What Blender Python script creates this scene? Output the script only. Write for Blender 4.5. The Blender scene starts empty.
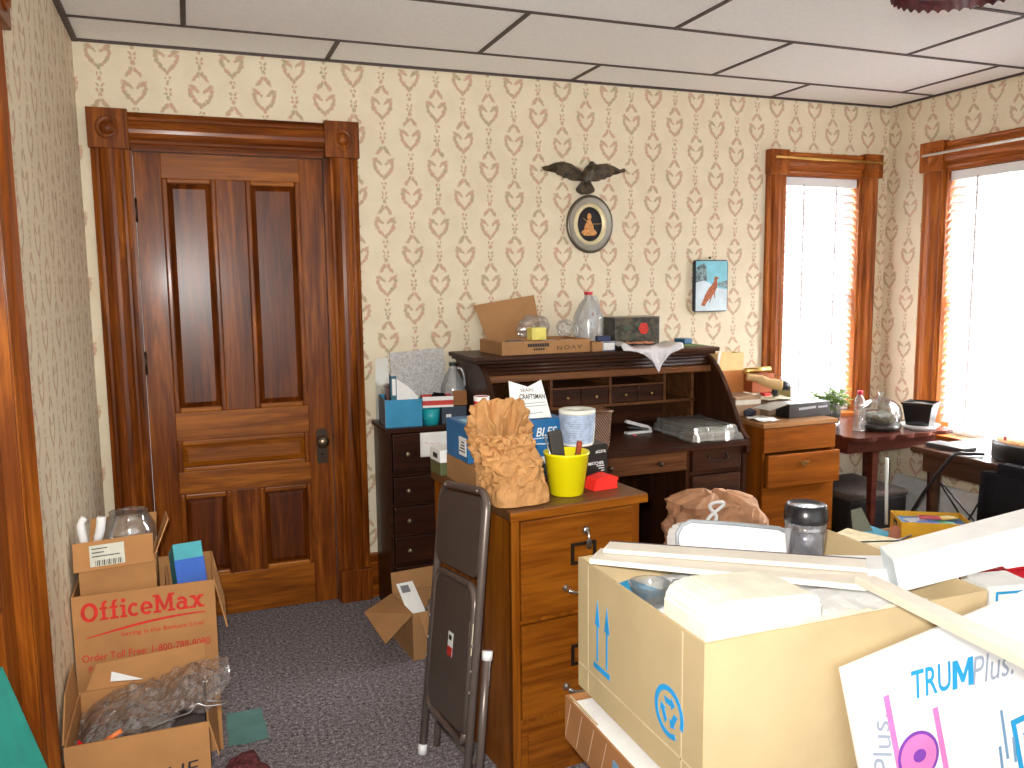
import bpy, bmesh, math, random
from mathutils import Vector as V, Matrix as M, noise as NZ
random.seed(7)
PI = math.pi
R = math.radians
SC = bpy.context.scene
COL = SC.collection

# ------------------------------------------------------------------ node DSL
class E:
    """Wraps a shader socket so that patterns can be written as arithmetic."""
    nt = None
    def __init__(s, sock): s.s = sock
    @staticmethod
    def m(op, a, b=None, c=None):
        n = E.nt.nodes.new('ShaderNodeMath'); n.operation = op
        for i, v in enumerate((a, b, c)):
            if v is None: continue
            if isinstance(v, E): E.nt.links.new(v.s, n.inputs[i])
            else: n.inputs[i].default_value = v
        return E(n.outputs[0])
    def __add__(s, o): return E.m('ADD', s, o)
    __radd__ = __add__
    def __sub__(s, o): return E.m('SUBTRACT', s, o)
    def __rsub__(s, o): return E.m('SUBTRACT', o, s)
    def __mul__(s, o): return E.m('MULTIPLY', s, o)
    __rmul__ = __mul__
    def __truediv__(s, o): return E.m('DIVIDE', s, o)

def new_mat(name):
    m = bpy.data.materials.new(name); m.use_nodes = True
    nt = m.node_tree
    b = nt.nodes['Principled BSDF']
    return m, nt, b

def lnk(nt, a, b): nt.links.new(a, b)

def tex_coord(nt, scale=(1, 1, 1), rot=(0, 0, 0)):
    tc = nt.nodes.new('ShaderNodeTexCoord')
    mp = nt.nodes.new('ShaderNodeMapping')
    mp.inputs['Scale'].default_value = scale
    mp.inputs['Rotation'].default_value = rot
    lnk(nt, tc.outputs['Object'], mp.inputs['Vector'])
    return mp.outputs[0]

def noise(nt, vec, scale, detail=3, rough=.55, dist=0):
    n = nt.nodes.new('ShaderNodeTexNoise')
    n.inputs['Scale'].default_value = scale
    n.inputs['Detail'].default_value = detail
    n.inputs['Roughness'].default_value = rough
    n.inputs['Distortion'].default_value = dist
    if vec is not None: lnk(nt, vec, n.inputs['Vector'])
    return n.outputs['Fac']

def ramp(nt, fac, stops):
    r = nt.nodes.new('ShaderNodeValToRGB')
    e = r.color_ramp.elements
    while len(e) > 1: e.remove(e[-1])
    e[0].position = stops[0][0]; e[0].color = (*stops[0][1], 1)
    for p, c in stops[1:]:
        x = e.new(p); x.color = (*c, 1)
    lnk(nt, fac, r.inputs[0])
    return r.outputs[0]

def mixc(nt, fac, a, b, mode='MIX'):
    n = nt.nodes.new('ShaderNodeMix'); n.data_type = 'RGBA'; n.blend_type = mode
    for s, v in ((n.inputs[0], fac), (n.inputs[6], a), (n.inputs[7], b)):
        if hasattr(v, 'is_linked'): lnk(nt, v, s)
        elif isinstance(v, E): lnk(nt, v.s, s)
        elif isinstance(v, (int, float)): s.default_value = v
        else: s.default_value = (*v, 1)
    return n.outputs[2]

def bump(nt, b, h, strength=.3, dist=.002):
    n = nt.nodes.new('ShaderNodeBump')
    n.inputs['Strength'].default_value = strength
    n.inputs['Distance'].default_value = dist
    lnk(nt, h, n.inputs['Height']); lnk(nt, n.outputs[0], b.inputs['Normal'])

def srgb(r, g, b):
    f = lambda c: (c / 255 / 12.92) if c / 255 <= .04045 else ((c / 255 + .055) / 1.055) ** 2.4
    return (f(r), f(g), f(b))

MATS = {}
def plain(name, col, rough=.6, metal=0., var=.12, scale=14, spec=.5, coat=0., bmp=0.):
    """A plain colour with a little cloudy variation so that nothing is dead flat."""
    if name in MATS: return MATS[name]
    m, nt, b = new_mat(name)
    v = tex_coord(nt)
    f = noise(nt, v, scale)
    lo = tuple(c * (1 - var) for c in col); hi = tuple(min(1, c * (1 + var)) for c in col)
    lnk(nt, ramp(nt, f, [(.3, lo), (.7, hi)]), b.inputs['Base Color'])
    b.inputs['Roughness'].default_value = rough
    b.inputs['Metallic'].default_value = metal
    b.inputs['Specular IOR Level'].default_value = spec
    b.inputs['Coat Weight'].default_value = coat
    if bmp: bump(nt, b, noise(nt, v, scale * 6), bmp, .002)
    MATS[name] = m
    return m

def wood(name, dark, mid, light, axis=2, rough=.3, coat=.3, fine=1., k=1., coatr=.15):
    if name in MATS: return MATS[name]
    m, nt, b = new_mat(name)
    s = [9 * k, 9 * k, 9 * k]; s[axis] = .9 * k
    v = tex_coord(nt, tuple(s))
    f1 = noise(nt, v, 1.6, 4, .6, 1.2)
    s2 = [70 * k, 70 * k, 70 * k]; s2[axis] = 2.2 * k
    v2 = tex_coord(nt, tuple(s2))
    f2 = noise(nt, v2, 1.5, 3, .6)
    E.nt = nt
    f = E(f1) * .72 + E(f2) * (.28 * fine)
    lnk(nt, ramp(nt, f.s, [(.32, dark), (.5, mid), (.68, light)]), b.inputs['Base Color'])
    b.inputs['Roughness'].default_value = rough
    b.inputs['Coat Weight'].default_value = coat * .6
    b.inputs['Specular IOR Level'].default_value = .14
    b.inputs['Coat Roughness'].default_value = coatr
    bump(nt, b, f2, .08, .001)
    MATS[name] = m
    return m

def clear(name, tint=(.95, .97, .97), gloss=.14, body=.05, bodycol=(.8, .82, .82), rough=.05, nscale=0):
    """Thin clear glass / plastic."""
    if name in MATS: return MATS[name]
    m, nt, b = new_mat(name)
    out = nt.nodes['Material Output']; nt.nodes.remove(b)
    t = nt.nodes.new('ShaderNodeBsdfTransparent'); t.inputs[0].default_value = (*tint, 1)
    g = nt.nodes.new('ShaderNodeBsdfGlossy'); g.inputs['Roughness'].default_value = rough
    d = nt.nodes.new('ShaderNodeBsdfDiffuse'); d.inputs[0].default_value = (*bodycol, 1)
    lw = nt.nodes.new('ShaderNodeLayerWeight'); lw.inputs[0].default_value = .35
    E.nt = nt
    fac = E(lw.outputs['Fresnel']) * .5 + gloss
    fac = E.m('MINIMUM', fac, .85)
    m1 = nt.nodes.new('ShaderNodeMixShader'); m1.inputs[0].default_value = body
    lnk(nt, t.outputs[0], m1.inputs[1]); lnk(nt, d.outputs[0], m1.inputs[2])
    m2 = nt.nodes.new('ShaderNodeMixShader')
    lnk(nt, fac.s, m2.inputs[0]); lnk(nt, m1.outputs[0], m2.inputs[1]); lnk(nt, g.outputs[0], m2.inputs[2])
    if nscale:
        bp = nt.nodes.new('ShaderNodeBump'); bp.inputs['Strength'].default_value = .8
        bp.inputs['Distance'].default_value = .01
        lnk(nt, noise(nt, tex_coord(nt), nscale, 4), bp.inputs['Height'])
        lnk(nt, bp.outputs[0], g.inputs['Normal']); lnk(nt, bp.outputs[0], lw.inputs['Normal'])
    lnk(nt, m2.outputs[0], out.inputs[0])
    MATS[name] = m
    return m

def wallpaper(name, axis):
    """Cream paper with half-drop rows of leafy hearts and bows in faded pink and olive."""
    m, nt, b = new_mat(name); E.nt = nt
    tc = nt.nodes.new('ShaderNodeTexCoord')
    sp = nt.nodes.new('ShaderNodeSeparateXYZ'); lnk(nt, tc.outputs['Object'], sp.inputs[0])
    u0 = E(sp.outputs[axis]); v0 = E(sp.outputs[2])
    wob = E(noise(nt, tex_coord(nt), 55, 2))
    wob2 = E(noise(nt, tex_coord(nt, (1.3, 1.1, 1)), 48, 2))
    p, q = .1322, .2745
    uo, vo = (1.55 - .0661, 1.951) if axis == 0 else (.03, 1.951)
    t = (u0 - uo) / p
    i = E.m('FLOOR', t)
    a = (t - i - .5) * p + (wob - .5) * .020
    odd = E.m('MODULO', i + 1000., 2.)
    tv = (v0 - vo) / q + odd * .5 + 100.5
    bb = (tv - E.m('FLOOR', tv) - .5) * q + (wob2 - .5) * .020
    A = E.m('ABSOLUTE', a)
    blobs = [(.033, .024, .017, .0085, 30), (.043, .008, .0075, .013, -10), (.038, -.012, .008, .013, -25),
             (.026, -.031, .0075, .014, -40), (.011, -.046, .007, .012, -45), (.002, -.056, .005, .009, 0),
             (.016, .012, .010, .005, 40), (.020, .066, .0075, .017, 38), (.009, .080, .007, .011, 20),
             (.004, .110, .004, .010, 0), (.009, .128, .005, .006, 30), (.009, -.128, .004, .008, -30),
             (.003, -.100, .004, .008, 0), (.008, -.080, .004, .006, 20)]
    tot = None
    for (cx, cy, rx, ry, an) in blobs:
        c, s = math.cos(R(an)), math.sin(R(an))
        dx, dy = A - cx, bb - cy
        x = dx * (c / rx) + dy * (s / rx)
        y = dy * (c / ry) - dx * (s / ry)
        f = 1. - (x * x + y * y)
        tot = f if tot is None else E.m('MAXIMUM', tot, f)
    lf = E(noise(nt, tex_coord(nt), 160, 2))
    mask = E.m('MINIMUM', E.m('MAXIMUM', (tot + 1.05 + (lf - .5) * 2.2) * .7, 0.), 1.) * .80
    hue = noise(nt, tex_coord(nt), 38, 2)
    mot = ramp(nt, hue, [(.38, srgb(198, 146, 124)), (.52, srgb(186, 152, 120)), (.66, srgb(160, 150, 112))])
    mott = noise(nt, tex_coord(nt), 9, 3)
    base = ramp(nt, mott, [(.3, srgb(221, 208, 180)), (.7, srgb(229, 217, 191))])
    lnk(nt, mixc(nt, mask, base, mot), b.inputs['Base Color'])
    b.inputs['Roughness'].default_value = .62
    b.inputs['Specular IOR Level'].default_value = .3
    bump(nt, b, noise(nt, tex_coord(nt), 240, 2), .12, .0008)
    MATS[name] = m
    return m

def carpet_mat():
    m, nt, b = new_mat('carpet'); v = tex_coord(nt)
    f = noise(nt, v, 70, 3, .8); f2 = noise(nt, v, 170, 2, .7)
    E.nt = nt
    h = E(f) * .55 + E(f2) * .45
    c = ramp(nt, h.s, [(.38, srgb(52, 48, 50)), (.47, srgb(112, 106, 110)), (.56, srgb(150, 143, 146)), (.64, srgb(205, 196, 196))])
    lnk(nt, c, b.inputs['Base Color']); b.inputs['Roughness'].default_value = 1.
    b.inputs['Specular IOR Level'].default_value = .05
    bump(nt, b, h.s, .7, .006)
    return m

def speck(name, c1, c2, scale, rough=.9, lo=.4, hi=.6):
    if name in MATS: return MATS[name]
    m, nt, b = new_mat(name)
    f = noise(nt, tex_coord(nt), scale, 3, .8)
    lnk(nt, ramp(nt, f, [(lo, c1), (hi, c2)]), b.inputs['Base Color'])
    b.inputs['Roughness'].default_value = rough
    bump(nt, b, f, .15, .002)
    MATS[name] = m
    return m

def cardboard(name, col, var=.1, flute=True):
    if name in MATS: return MATS[name]
    m, nt, b = new_mat(name)
    f = noise(nt, tex_coord(nt, (1, 1, 1)), 7, 4)
    lo = tuple(c * (1 - var) for c in col); hi = tuple(min(1, c * (1 + var)) for c in col)
    c = ramp(nt, f, [(.3, lo), (.7, hi)])
    g = noise(nt, tex_coord(nt, (240, 240, 4)), 1, 2)
    c2 = mixc(nt, .12, c, ramp(nt, g, [(.35, lo), (.65, hi)]), 'MULTIPLY')
    lnk(nt, c2, b.inputs['Base Color'])
    b.inputs['Roughness'].default_value = .85
    b.inputs['Specular IOR Level'].default_value = .2
    if flute: bump(nt, b, g, .12, .001)
    MATS[name] = m
    return m

def paper_mat(name, col, crease=26):
    if name in MATS: return MATS[name]
    m, nt, b = new_mat(name)
    vo = nt.nodes.new('ShaderNodeTexVoronoi'); vo.feature = 'F1'
    vo.inputs['Scale'].default_value = crease
    lnk(nt, tex_coord(nt), vo.inputs['Vector'])
    f = noise(nt, tex_coord(nt), 18, 5, .7)
    lo = tuple(c * .8 for c in col); hi = tuple(min(1, c * 1.1) for c in col)
    lnk(nt, ramp(nt, f, [(.35, lo), (.65, hi)]), b.inputs['Base Color'])
    b.inputs['Roughness'].default_value = .75
    bump(nt, b, vo.outputs['Distance'], .55, .012)
    MATS[name] = m
    return m

# ------------------------------------------------------------------ mesh helpers
def bm_new(): return bmesh.new()

def box(bm, x0, x1, y0, y1, z0, z1, mi=0, bev=0., mat=None):
    t = bmesh.new()
    r = bmesh.ops.create_cube(t, size=1)
    for v in t.verts:
        v.co = V(((x0 + x1) / 2 + v.co.x * (x1 - x0), (y0 + y1) / 2 + v.co.y * (y1 - y0), (z0 + z1) / 2 + v.co.z * (z1 - z0)))
    if bev:
        bmesh.ops.bevel(t, geom=list(t.edges), offset=bev, segments=2, affect='EDGES', profile=.6)
    return absorb(bm, t, mi, mat)

def absorb(bm, t, mi=0, mat=None):
    for f in t.faces: f.material_index = mi
    if mat is not None: bmesh.ops.transform(t, matrix=mat, verts=t.verts)
    me = bpy.data.meshes.new('tmp'); t.to_mesh(me); t.free()
    for_start = len(bm.faces)
    bm.from_mesh(me); bpy.data.meshes.remove(me)
    return bm

def frustum(bm, lo, hi, z0, z1, mi=0, mat=None, bev=0.):
    """lo/hi = (x0,x1,y0,y1) rectangles at z0 / z1"""
    t = bmesh.new(); vs = []
    for (x0, x1, y0, y1), z in ((lo, z0), (hi, z1)):
        vs.append([t.verts.new(p) for p in ((x0, y0, z), (x1, y0, z), (x1, y1, z), (x0, y1, z))])
    a, c = vs
    t.faces.new(a[::-1]); t.faces.new(c)
    for i in range(4): t.faces.new((a[i], a[(i + 1) % 4], c[(i + 1) % 4], c[i]))
    if bev: bmesh.ops.bevel(t, geom=list(t.edges), offset=bev, segments=2, affect='EDGES')
    return absorb(bm, t, mi, mat)

def prism(bm, pts, d0, d1, axis='Y', mi=0, bev=0., mat=None):
    """Polygon pts in the two remaining axes, extruded along axis from d0 to d1."""
    t = bmesh.new()
    def P(p, d):
        return {'X': (d, p[0], p[1]), 'Y': (p[0], d, p[1]), 'Z': (p[0], p[1], d)}[axis]
    a = [t.verts.new(P(p, d0)) for p in pts]; c = [t.verts.new(P(p, d1)) for p in pts]
    t.faces.new(a); t.faces.new(c[::-1])
    n = len(pts)
    for i in range(n): t.faces.new((a[i], c[i], c[(i + 1) % n], a[(i + 1) % n]))
    bmesh.ops.recalc_face_normals(t, faces=t.faces)
    if bev: bmesh.ops.bevel(t, geom=list(t.edges), offset=bev, segments=2, affect='EDGES')
    return absorb(bm, t, mi, mat)

def slab(bm, corners, thick, mi=0):
    """A thin plate from four corner points (counter-clockwise seen from its front); thickness goes behind."""
    t = bmesh.new()
    c = [V(p) for p in corners]
    n = (c[1] - c[0]).cross(c[3] - c[0]).normalized()
    a = [t.verts.new(p) for p in c]; b = [t.verts.new(p - n * thick) for p in c]
    t.faces.new(a); t.faces.new(b[::-1])
    for i in range(4): t.faces.new((a[i], b[i], b[(i + 1) % 4], a[(i + 1) % 4]))
    bmesh.ops.recalc_face_normals(t, faces=t.faces)
    return absorb(bm, t, mi)

def tube(bm, pts, r, seg=10, closed=False, mi=0, caps=True):
    pts = [V(p) for p in pts]; n = len(pts)
    t = bmesh.new(); rings = []
    up = None
    for i, p in enumerate(pts):
        if closed: d = (pts[(i + 1) % n] - pts[i - 1])
        elif i == 0: d = pts[1] - pts[0]
        elif i == n - 1: d = pts[-1] - pts[-2]
        else: d = (pts[i + 1] - p).normalized() + (p - pts[i - 1]).normalized()
        d.normalize()
        if up is None:
            up = d.orthogonal().normalized()
        up = (up - d * up.dot(d)).normalized()
        s = d.cross(up)
        rr = r[i] if isinstance(r, (list, tuple)) else r
        rings.append([t.verts.new(p + (up * math.cos(2 * PI * k / seg) + s * math.sin(2 * PI * k / seg)) * rr) for k in range(seg)])
    m = n if closed else n - 1
    for i in range(m):
        A, B = rings[i], rings[(i + 1) % n]
        for k in range(seg): t.faces.new((A[k], A[(k + 1) % seg], B[(k + 1) % seg], B[k]))
    if not closed and caps:
        t.faces.new(rings[0][::-1]); t.faces.new(rings[-1])
    bmesh.ops.recalc_face_normals(t, faces=t.faces)
    for f in t.faces: f.smooth = True
    return absorb(bm, t, mi)

def smooth_path(pts, n=6):
    """Catmull-Rom through pts."""
    P = [V(p) for p in pts]; out = []
    for i in range(len(P) - 1):
        a = P[max(i - 1, 0)]; b = P[i]; c = P[i + 1]; d = P[min(i + 2, len(P) - 1)]
        for k in range(n):
            t = k / n
            out.append(.5 * ((2 * b) + (c - a) * t + (2 * a - 5 * b + 4 * c - d) * t * t + (3 * b - a - 3 * c + d) * t ** 3))
    out.append(P[-1])
    return out

def lathe(bm, prof, c=(0, 0, 0), seg=28, mi=0, mat=None, closed_ends=True, smooth=True, sy=1.):
    t = bmesh.new(); rings = []
    for r, z in prof:
        rings.append([t.verts.new((r * math.cos(2 * PI * k / seg), sy * r * math.sin(2 * PI * k / seg), z)) for k in range(seg)])
    for A, B in zip(rings, rings[1:]):
        for k in range(seg): t.faces.new((A[k], A[(k + 1) % seg], B[(k + 1) % seg], B[k]))
    if closed_ends:
        if prof[0][0] > 1e-5: t.faces.new(rings[0][::-1])
        if prof[-1][0] > 1e-5: t.faces.new(rings[-1])
    bmesh.ops.remove_doubles(t, verts=t.verts, dist=1e-6)
    bmesh.ops.recalc_face_normals(t, faces=t.faces)
    for f in t.faces: f.smooth = smooth
    mm = M.Translation(V(c))
    if mat is not None: mm = mm @ mat
    return absorb(bm, t, mi, mm)

def sheet(bm, fn, nu, nv, thick=0., mi=0, smooth=True):
    """Grid surface fn(u,v)->point, u,v in 0..1; optionally given thickness along -normal."""
    t = bmesh.new()
    g = [[t.verts.new(fn(i / nu, j / nv)) for j in range(nv + 1)] for i in range(nu + 1)]
    for i in range(nu):
        for j in range(nv): t.faces.new((g[i][j], g[i + 1][j], g[i + 1][j + 1], g[i][j + 1]))
    bmesh.ops.recalc_face_normals(t, faces=t.faces)
    for f in t.faces: f.smooth = smooth
    if thick:
        t.normal_update()
        bmesh.ops.solidify(t, geom=list(t.faces), thickness=thick)
    return absorb(bm, t, mi)

def open_box(bm, x0, x1, y0, y1, z0, z1, w=.005, mi=0):
    """Open-topped carton: four walls and a bottom."""
    box(bm, x0, x1, y0, y1, z0, z0 + w, mi)
    box(bm, x0, x0 + w, y0, y1, z0 + w, z1, mi)
    box(bm, x1 - w, x1, y0, y1, z0 + w, z1, mi)
    box(bm, x0 + w, x1 - w, y0, y0 + w, z0 + w, z1, mi)
    box(bm, x0 + w, x1 - w, y1 - w, y1, z0 + w, z1, mi)
    return bm

def crumple(bm, amp, scale, seed=0, keep=None):
    """Push vertices along normals with creased noise."""
    bm.normal_update()
    off = V((seed * 3.1, seed * 1.7, seed * 2.3))
    mv = []
    for v in bm.verts:
        n = 0
        p = v.co * scale + off
        n = abs(NZ.noise(p)) * 1.4 + abs(NZ.noise(p * 2.3)) * .7 - .5
        k = keep(v.co) if keep else 1
        mv.append((v, v.normal * (n * amp * k)))
    for v, d in mv: v.co += d
    return bm

# ------------------------------------------------------------------ object helpers
def link(o): COL.objects.link(o); return o

def tag(o, label, cat, group=None):
    o['label'] = label; o['category'] = cat
    if group: o['group'] = group
    return o

TM = {}
def thing(name, label, cat, loc=(0, 0, 0), rotz=0., group=None, mat=None):
    o = link(bpy.data.objects.new(name, None))
    o.empty_display_size = .05
    mm = mat if mat is not None else M.Translation(V(loc)) @ M.Rotation(rotz, 4, 'Z')
    o.matrix_world = mm
    TM[o] = mm.copy()
    return tag(o, label, cat, group)

def part(T, name, bm, mats, world=False, label=None, sm=None):
    """One mesh under T. Geometry in T's local frame, or in world coordinates with world=True."""
    if not isinstance(mats, (list, tuple)): mats = [mats]
    if world: bmesh.ops.transform(bm, matrix=TM[T].inverted(), verts=bm.verts)
    me = bpy.data.meshes.new(name); bm.to_mesh(me); bm.free()
    for m in mats: me.materials.append(m)
    o = link(bpy.data.objects.new(name, me))
    if T is not None:
        o.parent = T
        TM[o] = TM[T].copy() if T in TM else M.Identity(4)
    else: TM[o] = M.Identity(4)
    if label: o['label'] = label
    if sm: 
        for p in me.polygons: p.use_smooth = True
    return o

def solo(name, bm, mats, label, cat, loc=None, group=None, world=True, rotz=0., sm=None):
    """A thing that is one mesh. World geometry is moved so that the origin sits at its base."""
    if world:
        if loc is None:
            xs = [v.co.x for v in bm.verts]; ys = [v.co.y for v in bm.verts]; zs = [v.co.z for v in bm.verts]
            loc = ((min(xs) + max(xs)) / 2, (min(ys) + max(ys)) / 2, min(zs))
        mm = M.Translation(V(loc)) @ M.Rotation(rotz, 4, 'Z')
        bmesh.ops.transform(bm, matrix=mm.inverted(), verts=bm.verts)
    else:
        mm = M.Translation(V(loc or (0, 0, 0))) @ M.Rotation(rotz, 4, 'Z')
    o = part(None, name, bm, mats, sm=sm)
    o.matrix_world = mm; TM[o] = mm
    return tag(o, label, cat, group)

def struct(name, bm, mats, parent=None):
    o = part(parent, name, bm, mats)
    if parent is None: o['kind'] = 'structure'
    return o

def text_bm(s, center, xdir, ydir, w, h, depth=.0006, bold=0., shear=0., space=1.):
    cu = bpy.data.curves.new('t', 'FONT'); cu.body = s
    cu.align_x = 'CENTER'; cu.align_y = 'CENTER'; cu.extrude = 0; cu.offset = bold; cu.shear = shear
    cu.space_character = space; cu.resolution_u = 4
    ob = bpy.data.objects.new('t', cu); COL.objects.link(ob)
    bpy.context.view_layer.update()
    me = bpy.data.meshes.new_from_object(ob.evaluated_get(bpy.context.evaluated_depsgraph_get()))
    bpy.data.objects.remove(ob); bpy.data.curves.remove(cu)
    xs = [v.co.x for v in me.vertices]; ys = [v.co.y for v in me.vertices]
    cx, cy = (min(xs) + max(xs)) / 2, (min(ys) + max(ys)) / 2
    sx = w / (max(xs) - min(xs)); sy = h / (max(ys) - min(ys))
    X = V(xdir).normalized(); Y = V(ydir); Y = (Y - X * Y.dot(X)).normalized(); Z = X.cross(Y)
    for v in me.vertices:
        v.co = V(center) + X * ((v.co.x - cx) * sx) + Y * ((v.co.y - cy) * sy) + Z * depth
    bm = bmesh.new(); bm.from_mesh(me); bpy.data.meshes.remove(me)
    bm.normal_update()
    for f in bm.faces:
        f.smooth = False
        if f.normal.dot(Z) < 0: f.normal_flip()
    return bm

FP = [0]
def flat_poly(bm, pts2, center, xdir, ydir, depth=.0006, mi=0):
    X = V(xdir).normalized(); Y = V(ydir); Y = (Y - X * Y.dot(X)).normalized(); Z = X.cross(Y)
    FP[0] += 1; depth = depth + (FP[0] % 40) * 6e-6
    t = bmesh.new()
    a = [t.verts.new(V(center) + X * x + Y * y + Z * depth) for x, y in pts2]
    c = [t.verts.new(V(center) + X * x + Y * y + Z * depth * .1) for x, y in pts2]
    t.faces.new(a); n = len(a)
    for i in range(n): t.faces.new((a[i], c[i], c[(i + 1) % n], a[(i + 1) % n]))
    bmesh.ops.recalc_face_normals(t, faces=t.faces)
    return absorb(bm, t, mi)

def ring_poly(bm, r0, r1, center, xdir, ydir, a0=0, a1=2 * PI, sx=1., sy=1., depth=.0006, n=32, mi=0):
    for k in range(n):
        s, e = a0 + (a1 - a0) * k / n, a0 + (a1 - a0) * (k + 1) / n
        q = [(r0 * math.cos(s) * sx, r0 * math.sin(s) * sy), (r1 * math.cos(s) * sx, r1 * math.sin(s) * sy),
             (r1 * math.cos(e) * sx, r1 * math.sin(e) * sy), (r0 * math.cos(e) * sx, r0 * math.sin(e) * sy)]
        flat_poly(bm, q, center, xdir, ydir, depth, mi)
    return bm

def line_poly(bm, pts, w, center, xdir, ydir, depth=.0006, mi=0):
    for (a, b) in zip(pts, pts[1:]):
        d = V((b[0] - a[0], b[1] - a[1])).normalized() * (w / 2); n = V((-d.y, d.x))
        flat_poly(bm, [(a[0] - d.x - n.x, a[1] - d.y - n.y), (b[0] + d.x - n.x, b[1] + d.y - n.y),
                       (b[0] + d.x + n.x, b[1] + d.y + n.y), (a[0] - d.x + n.x, a[1] - d.y + n.y)], center, xdir, ydir, depth, mi)
    return bm

def slab_text(s, center, xdir, ydir, w, cap, depth=.0006):
    """Heavy slab-serif lettering drawn from strokes; s uses only the letters defined here."""
    bm = bmesh.new(); st = .19; xh = .70
    adv = {'O': 1.0, 'f': .56, 'i': .44, 'c': .70, 'e': .74, 'M': 1.28, 'a': .82, 'x': .86}
    tot = sum(adv[c] for c in s); k = w / tot
    X = -w / 2
    def rect(x0, x1, y0, y1): flat_poly(bm, [(X + a * k, (b - .5) * cap) for a, b in ((x0, y0), (x1, y0), (x1, y1), (x0, y1))], center, xdir, ydir, depth)
    def poly(p): flat_poly(bm, [(X + a * k, (b - .5) * cap) for a, b in p], center, xdir, ydir, depth)
    def arc(cx, cy, rx, ry, a0, a1, t=st):
        n = 22
        for q in range(n):
            s0, e0 = R(a0 + (a1 - a0) * q / n), R(a0 + (a1 - a0) * (q + 1) / n)
            poly([(cx + (rx - t) * math.cos(s0), cy + (ry - t * .8) * math.sin(s0)), (cx + rx * math.cos(s0), cy + ry * math.sin(s0)), (cx + rx * math.cos(e0), cy + ry * math.sin(e0)), (cx + (rx - t) * math.cos(e0), cy + (ry - t * .8) * math.sin(e0))])
    for c in s:
        if c == 'O': arc(.48, .5, .47, .52, 0, 360, .22)
        elif c == 'f': rect(.16, .16 + st, 0, .82); rect(.03, .50, 0, .12); rect(.03, .48, .58, .70); arc(.38, .80, .22, .24, 60, 180)
        elif c == 'i': rect(.14, .14 + st, 0, xh); rect(.02, .42, 0, .12); rect(.02, .30, xh - .12, xh); rect(.13, .35, .82, 1.02)
        elif c == 'c': arc(.36, xh / 2, .34, xh / 2 + .02, 45, 318)
        elif c == 'e': arc(.37, xh / 2, .35, xh / 2 + .02, 0, 322); rect(.08, .70, .29, .40)
        elif c == 'M':
            rect(.14, .14 + st, 0, 1); rect(.93, .93 + st, 0, 1); rect(.0, .46, 0, .12); rect(.80, 1.25, 0, .12); rect(.0, .30, .88, 1); rect(.96, 1.25, .88, 1)
            poly([(.14, 1), (.36, 1), (.70, .22), (.57, .10)]); poly([(.90, 1), (1.12, 1), (.70, .10), (.57, .10)])
        elif c == 'a': arc(.33, .23, .30, .25, 0, 360, .17); rect(.48, .48 + st, 0, .50); arc(.36, .46, .31, .26, 0, 150); rect(.48, .80, 0, .12)
        elif c == 'x':
            poly([(.08, .70), (.32, .70), (.78, 0), (.54, 0)]); poly([(.54, .70), (.78, .70), (.30, 0), (.08, 0)]); rect(.0, .36, 0, .11); rect(.50, .86, 0, .11); rect(.0, .38, .59, .70); rect(.50, .84, .59, .70)
        X += adv[c] * k
    return bm

# ------------------------------------------------------------------ materials
DW = ((.050, .0095, .0012), (.160, .038, .0036), (.35, .100, .009))          # varnished door wood
door_v = wood('door_wood_vertical', *DW, axis=2, rough=.34, coat=.28)
door_h = wood('door_wood_horizontal', *DW, axis=0, rough=.34, coat=.28)
door_rail = wood('door_wood_rail', (.10, .024, .002), (.24, .068, .005), (.44, .14, .011), axis=0, rough=.34, coat=.28, coatr=.3)
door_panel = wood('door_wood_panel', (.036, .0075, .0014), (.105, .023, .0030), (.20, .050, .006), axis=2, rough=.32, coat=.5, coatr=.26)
door_y = wood('door_wood_depth', *DW, axis=1, rough=.34, coat=.28)
WW = ((.12, .026, .004), (.27, .070, .009), (.46, .14, .020))
win_v = wood('window_wood_vertical', *WW, axis=2, rough=.4, coat=.15)
win_h = wood('window_wood_horizontal', *WW, axis=0, rough=.4, coat=.15)
win_y = wood('window_wood_depth', *WW, axis=1, rough=.35, coat=.3)
DK = ((.018, .0062, .0035), (.042, .014, .0065), (.080, .028, .012))             # dark desk
desk_h = wood('desk_wood_horizontal', *DK, axis=0, rough=.45, coat=.15)
desk_v = wood('desk_wood_vertical', *DK, axis=2, rough=.33, coat=.25)
desk_y = wood('desk_wood_depth', *DK, axis=1, rough=.33, coat=.25)
DL = ((.06, .021, .009), (.12, .045, .017), (.19, .078, .028))
desk_edge = wood('desk_edge_wood', *DL, axis=0, rough=.33, coat=.25)
CH = ((.014, .0045, .003), (.030, .0095, .005), (.05, .017, .009))
chest_h = wood('chest_wood', *CH, axis=0, rough=.35, coat=.2)
OK_ = ((.080, .019, .0015), (.185, .050, .0035), (.30, .094, .007))          # oak filing cabinet
oak_h = wood('oak_horizontal', *OK_, axis=0, rough=.38, coat=.2, fine=1.4)
oak_v = wood('oak_vertical', *OK_, axis=2, rough=.38, coat=.2, fine=1.4)
oak_top = wood('oak_worn_top', (.08, .032, .013), (.13, .056, .022), (.19, .085, .034), axis=0, rough=.4, coat=.2)
OR = ((.14, .034, .003), (.225, .060, .005), (.31, .092, .009))
orange_h = wood('orange_maple', *OR, axis=0, rough=.35, coat=.25)
red_h = wood('red_mahogany', (.035, .009, .006), (.07, .018, .011), (.11, .032, .02), axis=0, rough=.25, coat=.4)
brown_h = wood('sewing_table_wood', (.035, .015, .009), (.066, .030, .017), (.10, .048, .028), axis=1, rough=.3, coat=.3)
kraft = cardboard('kraft_cardboard', (.40, .215, .092))
kraft_in = cardboard('kraft_inside', (.33, .175, .075))
kraft_pale = cardboard('pale_cardboard', (.52, .40, .22))
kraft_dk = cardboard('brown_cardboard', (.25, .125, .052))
white_pl = plain('white_plastic', (.8, .8, .8), .4, var=.03)
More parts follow.
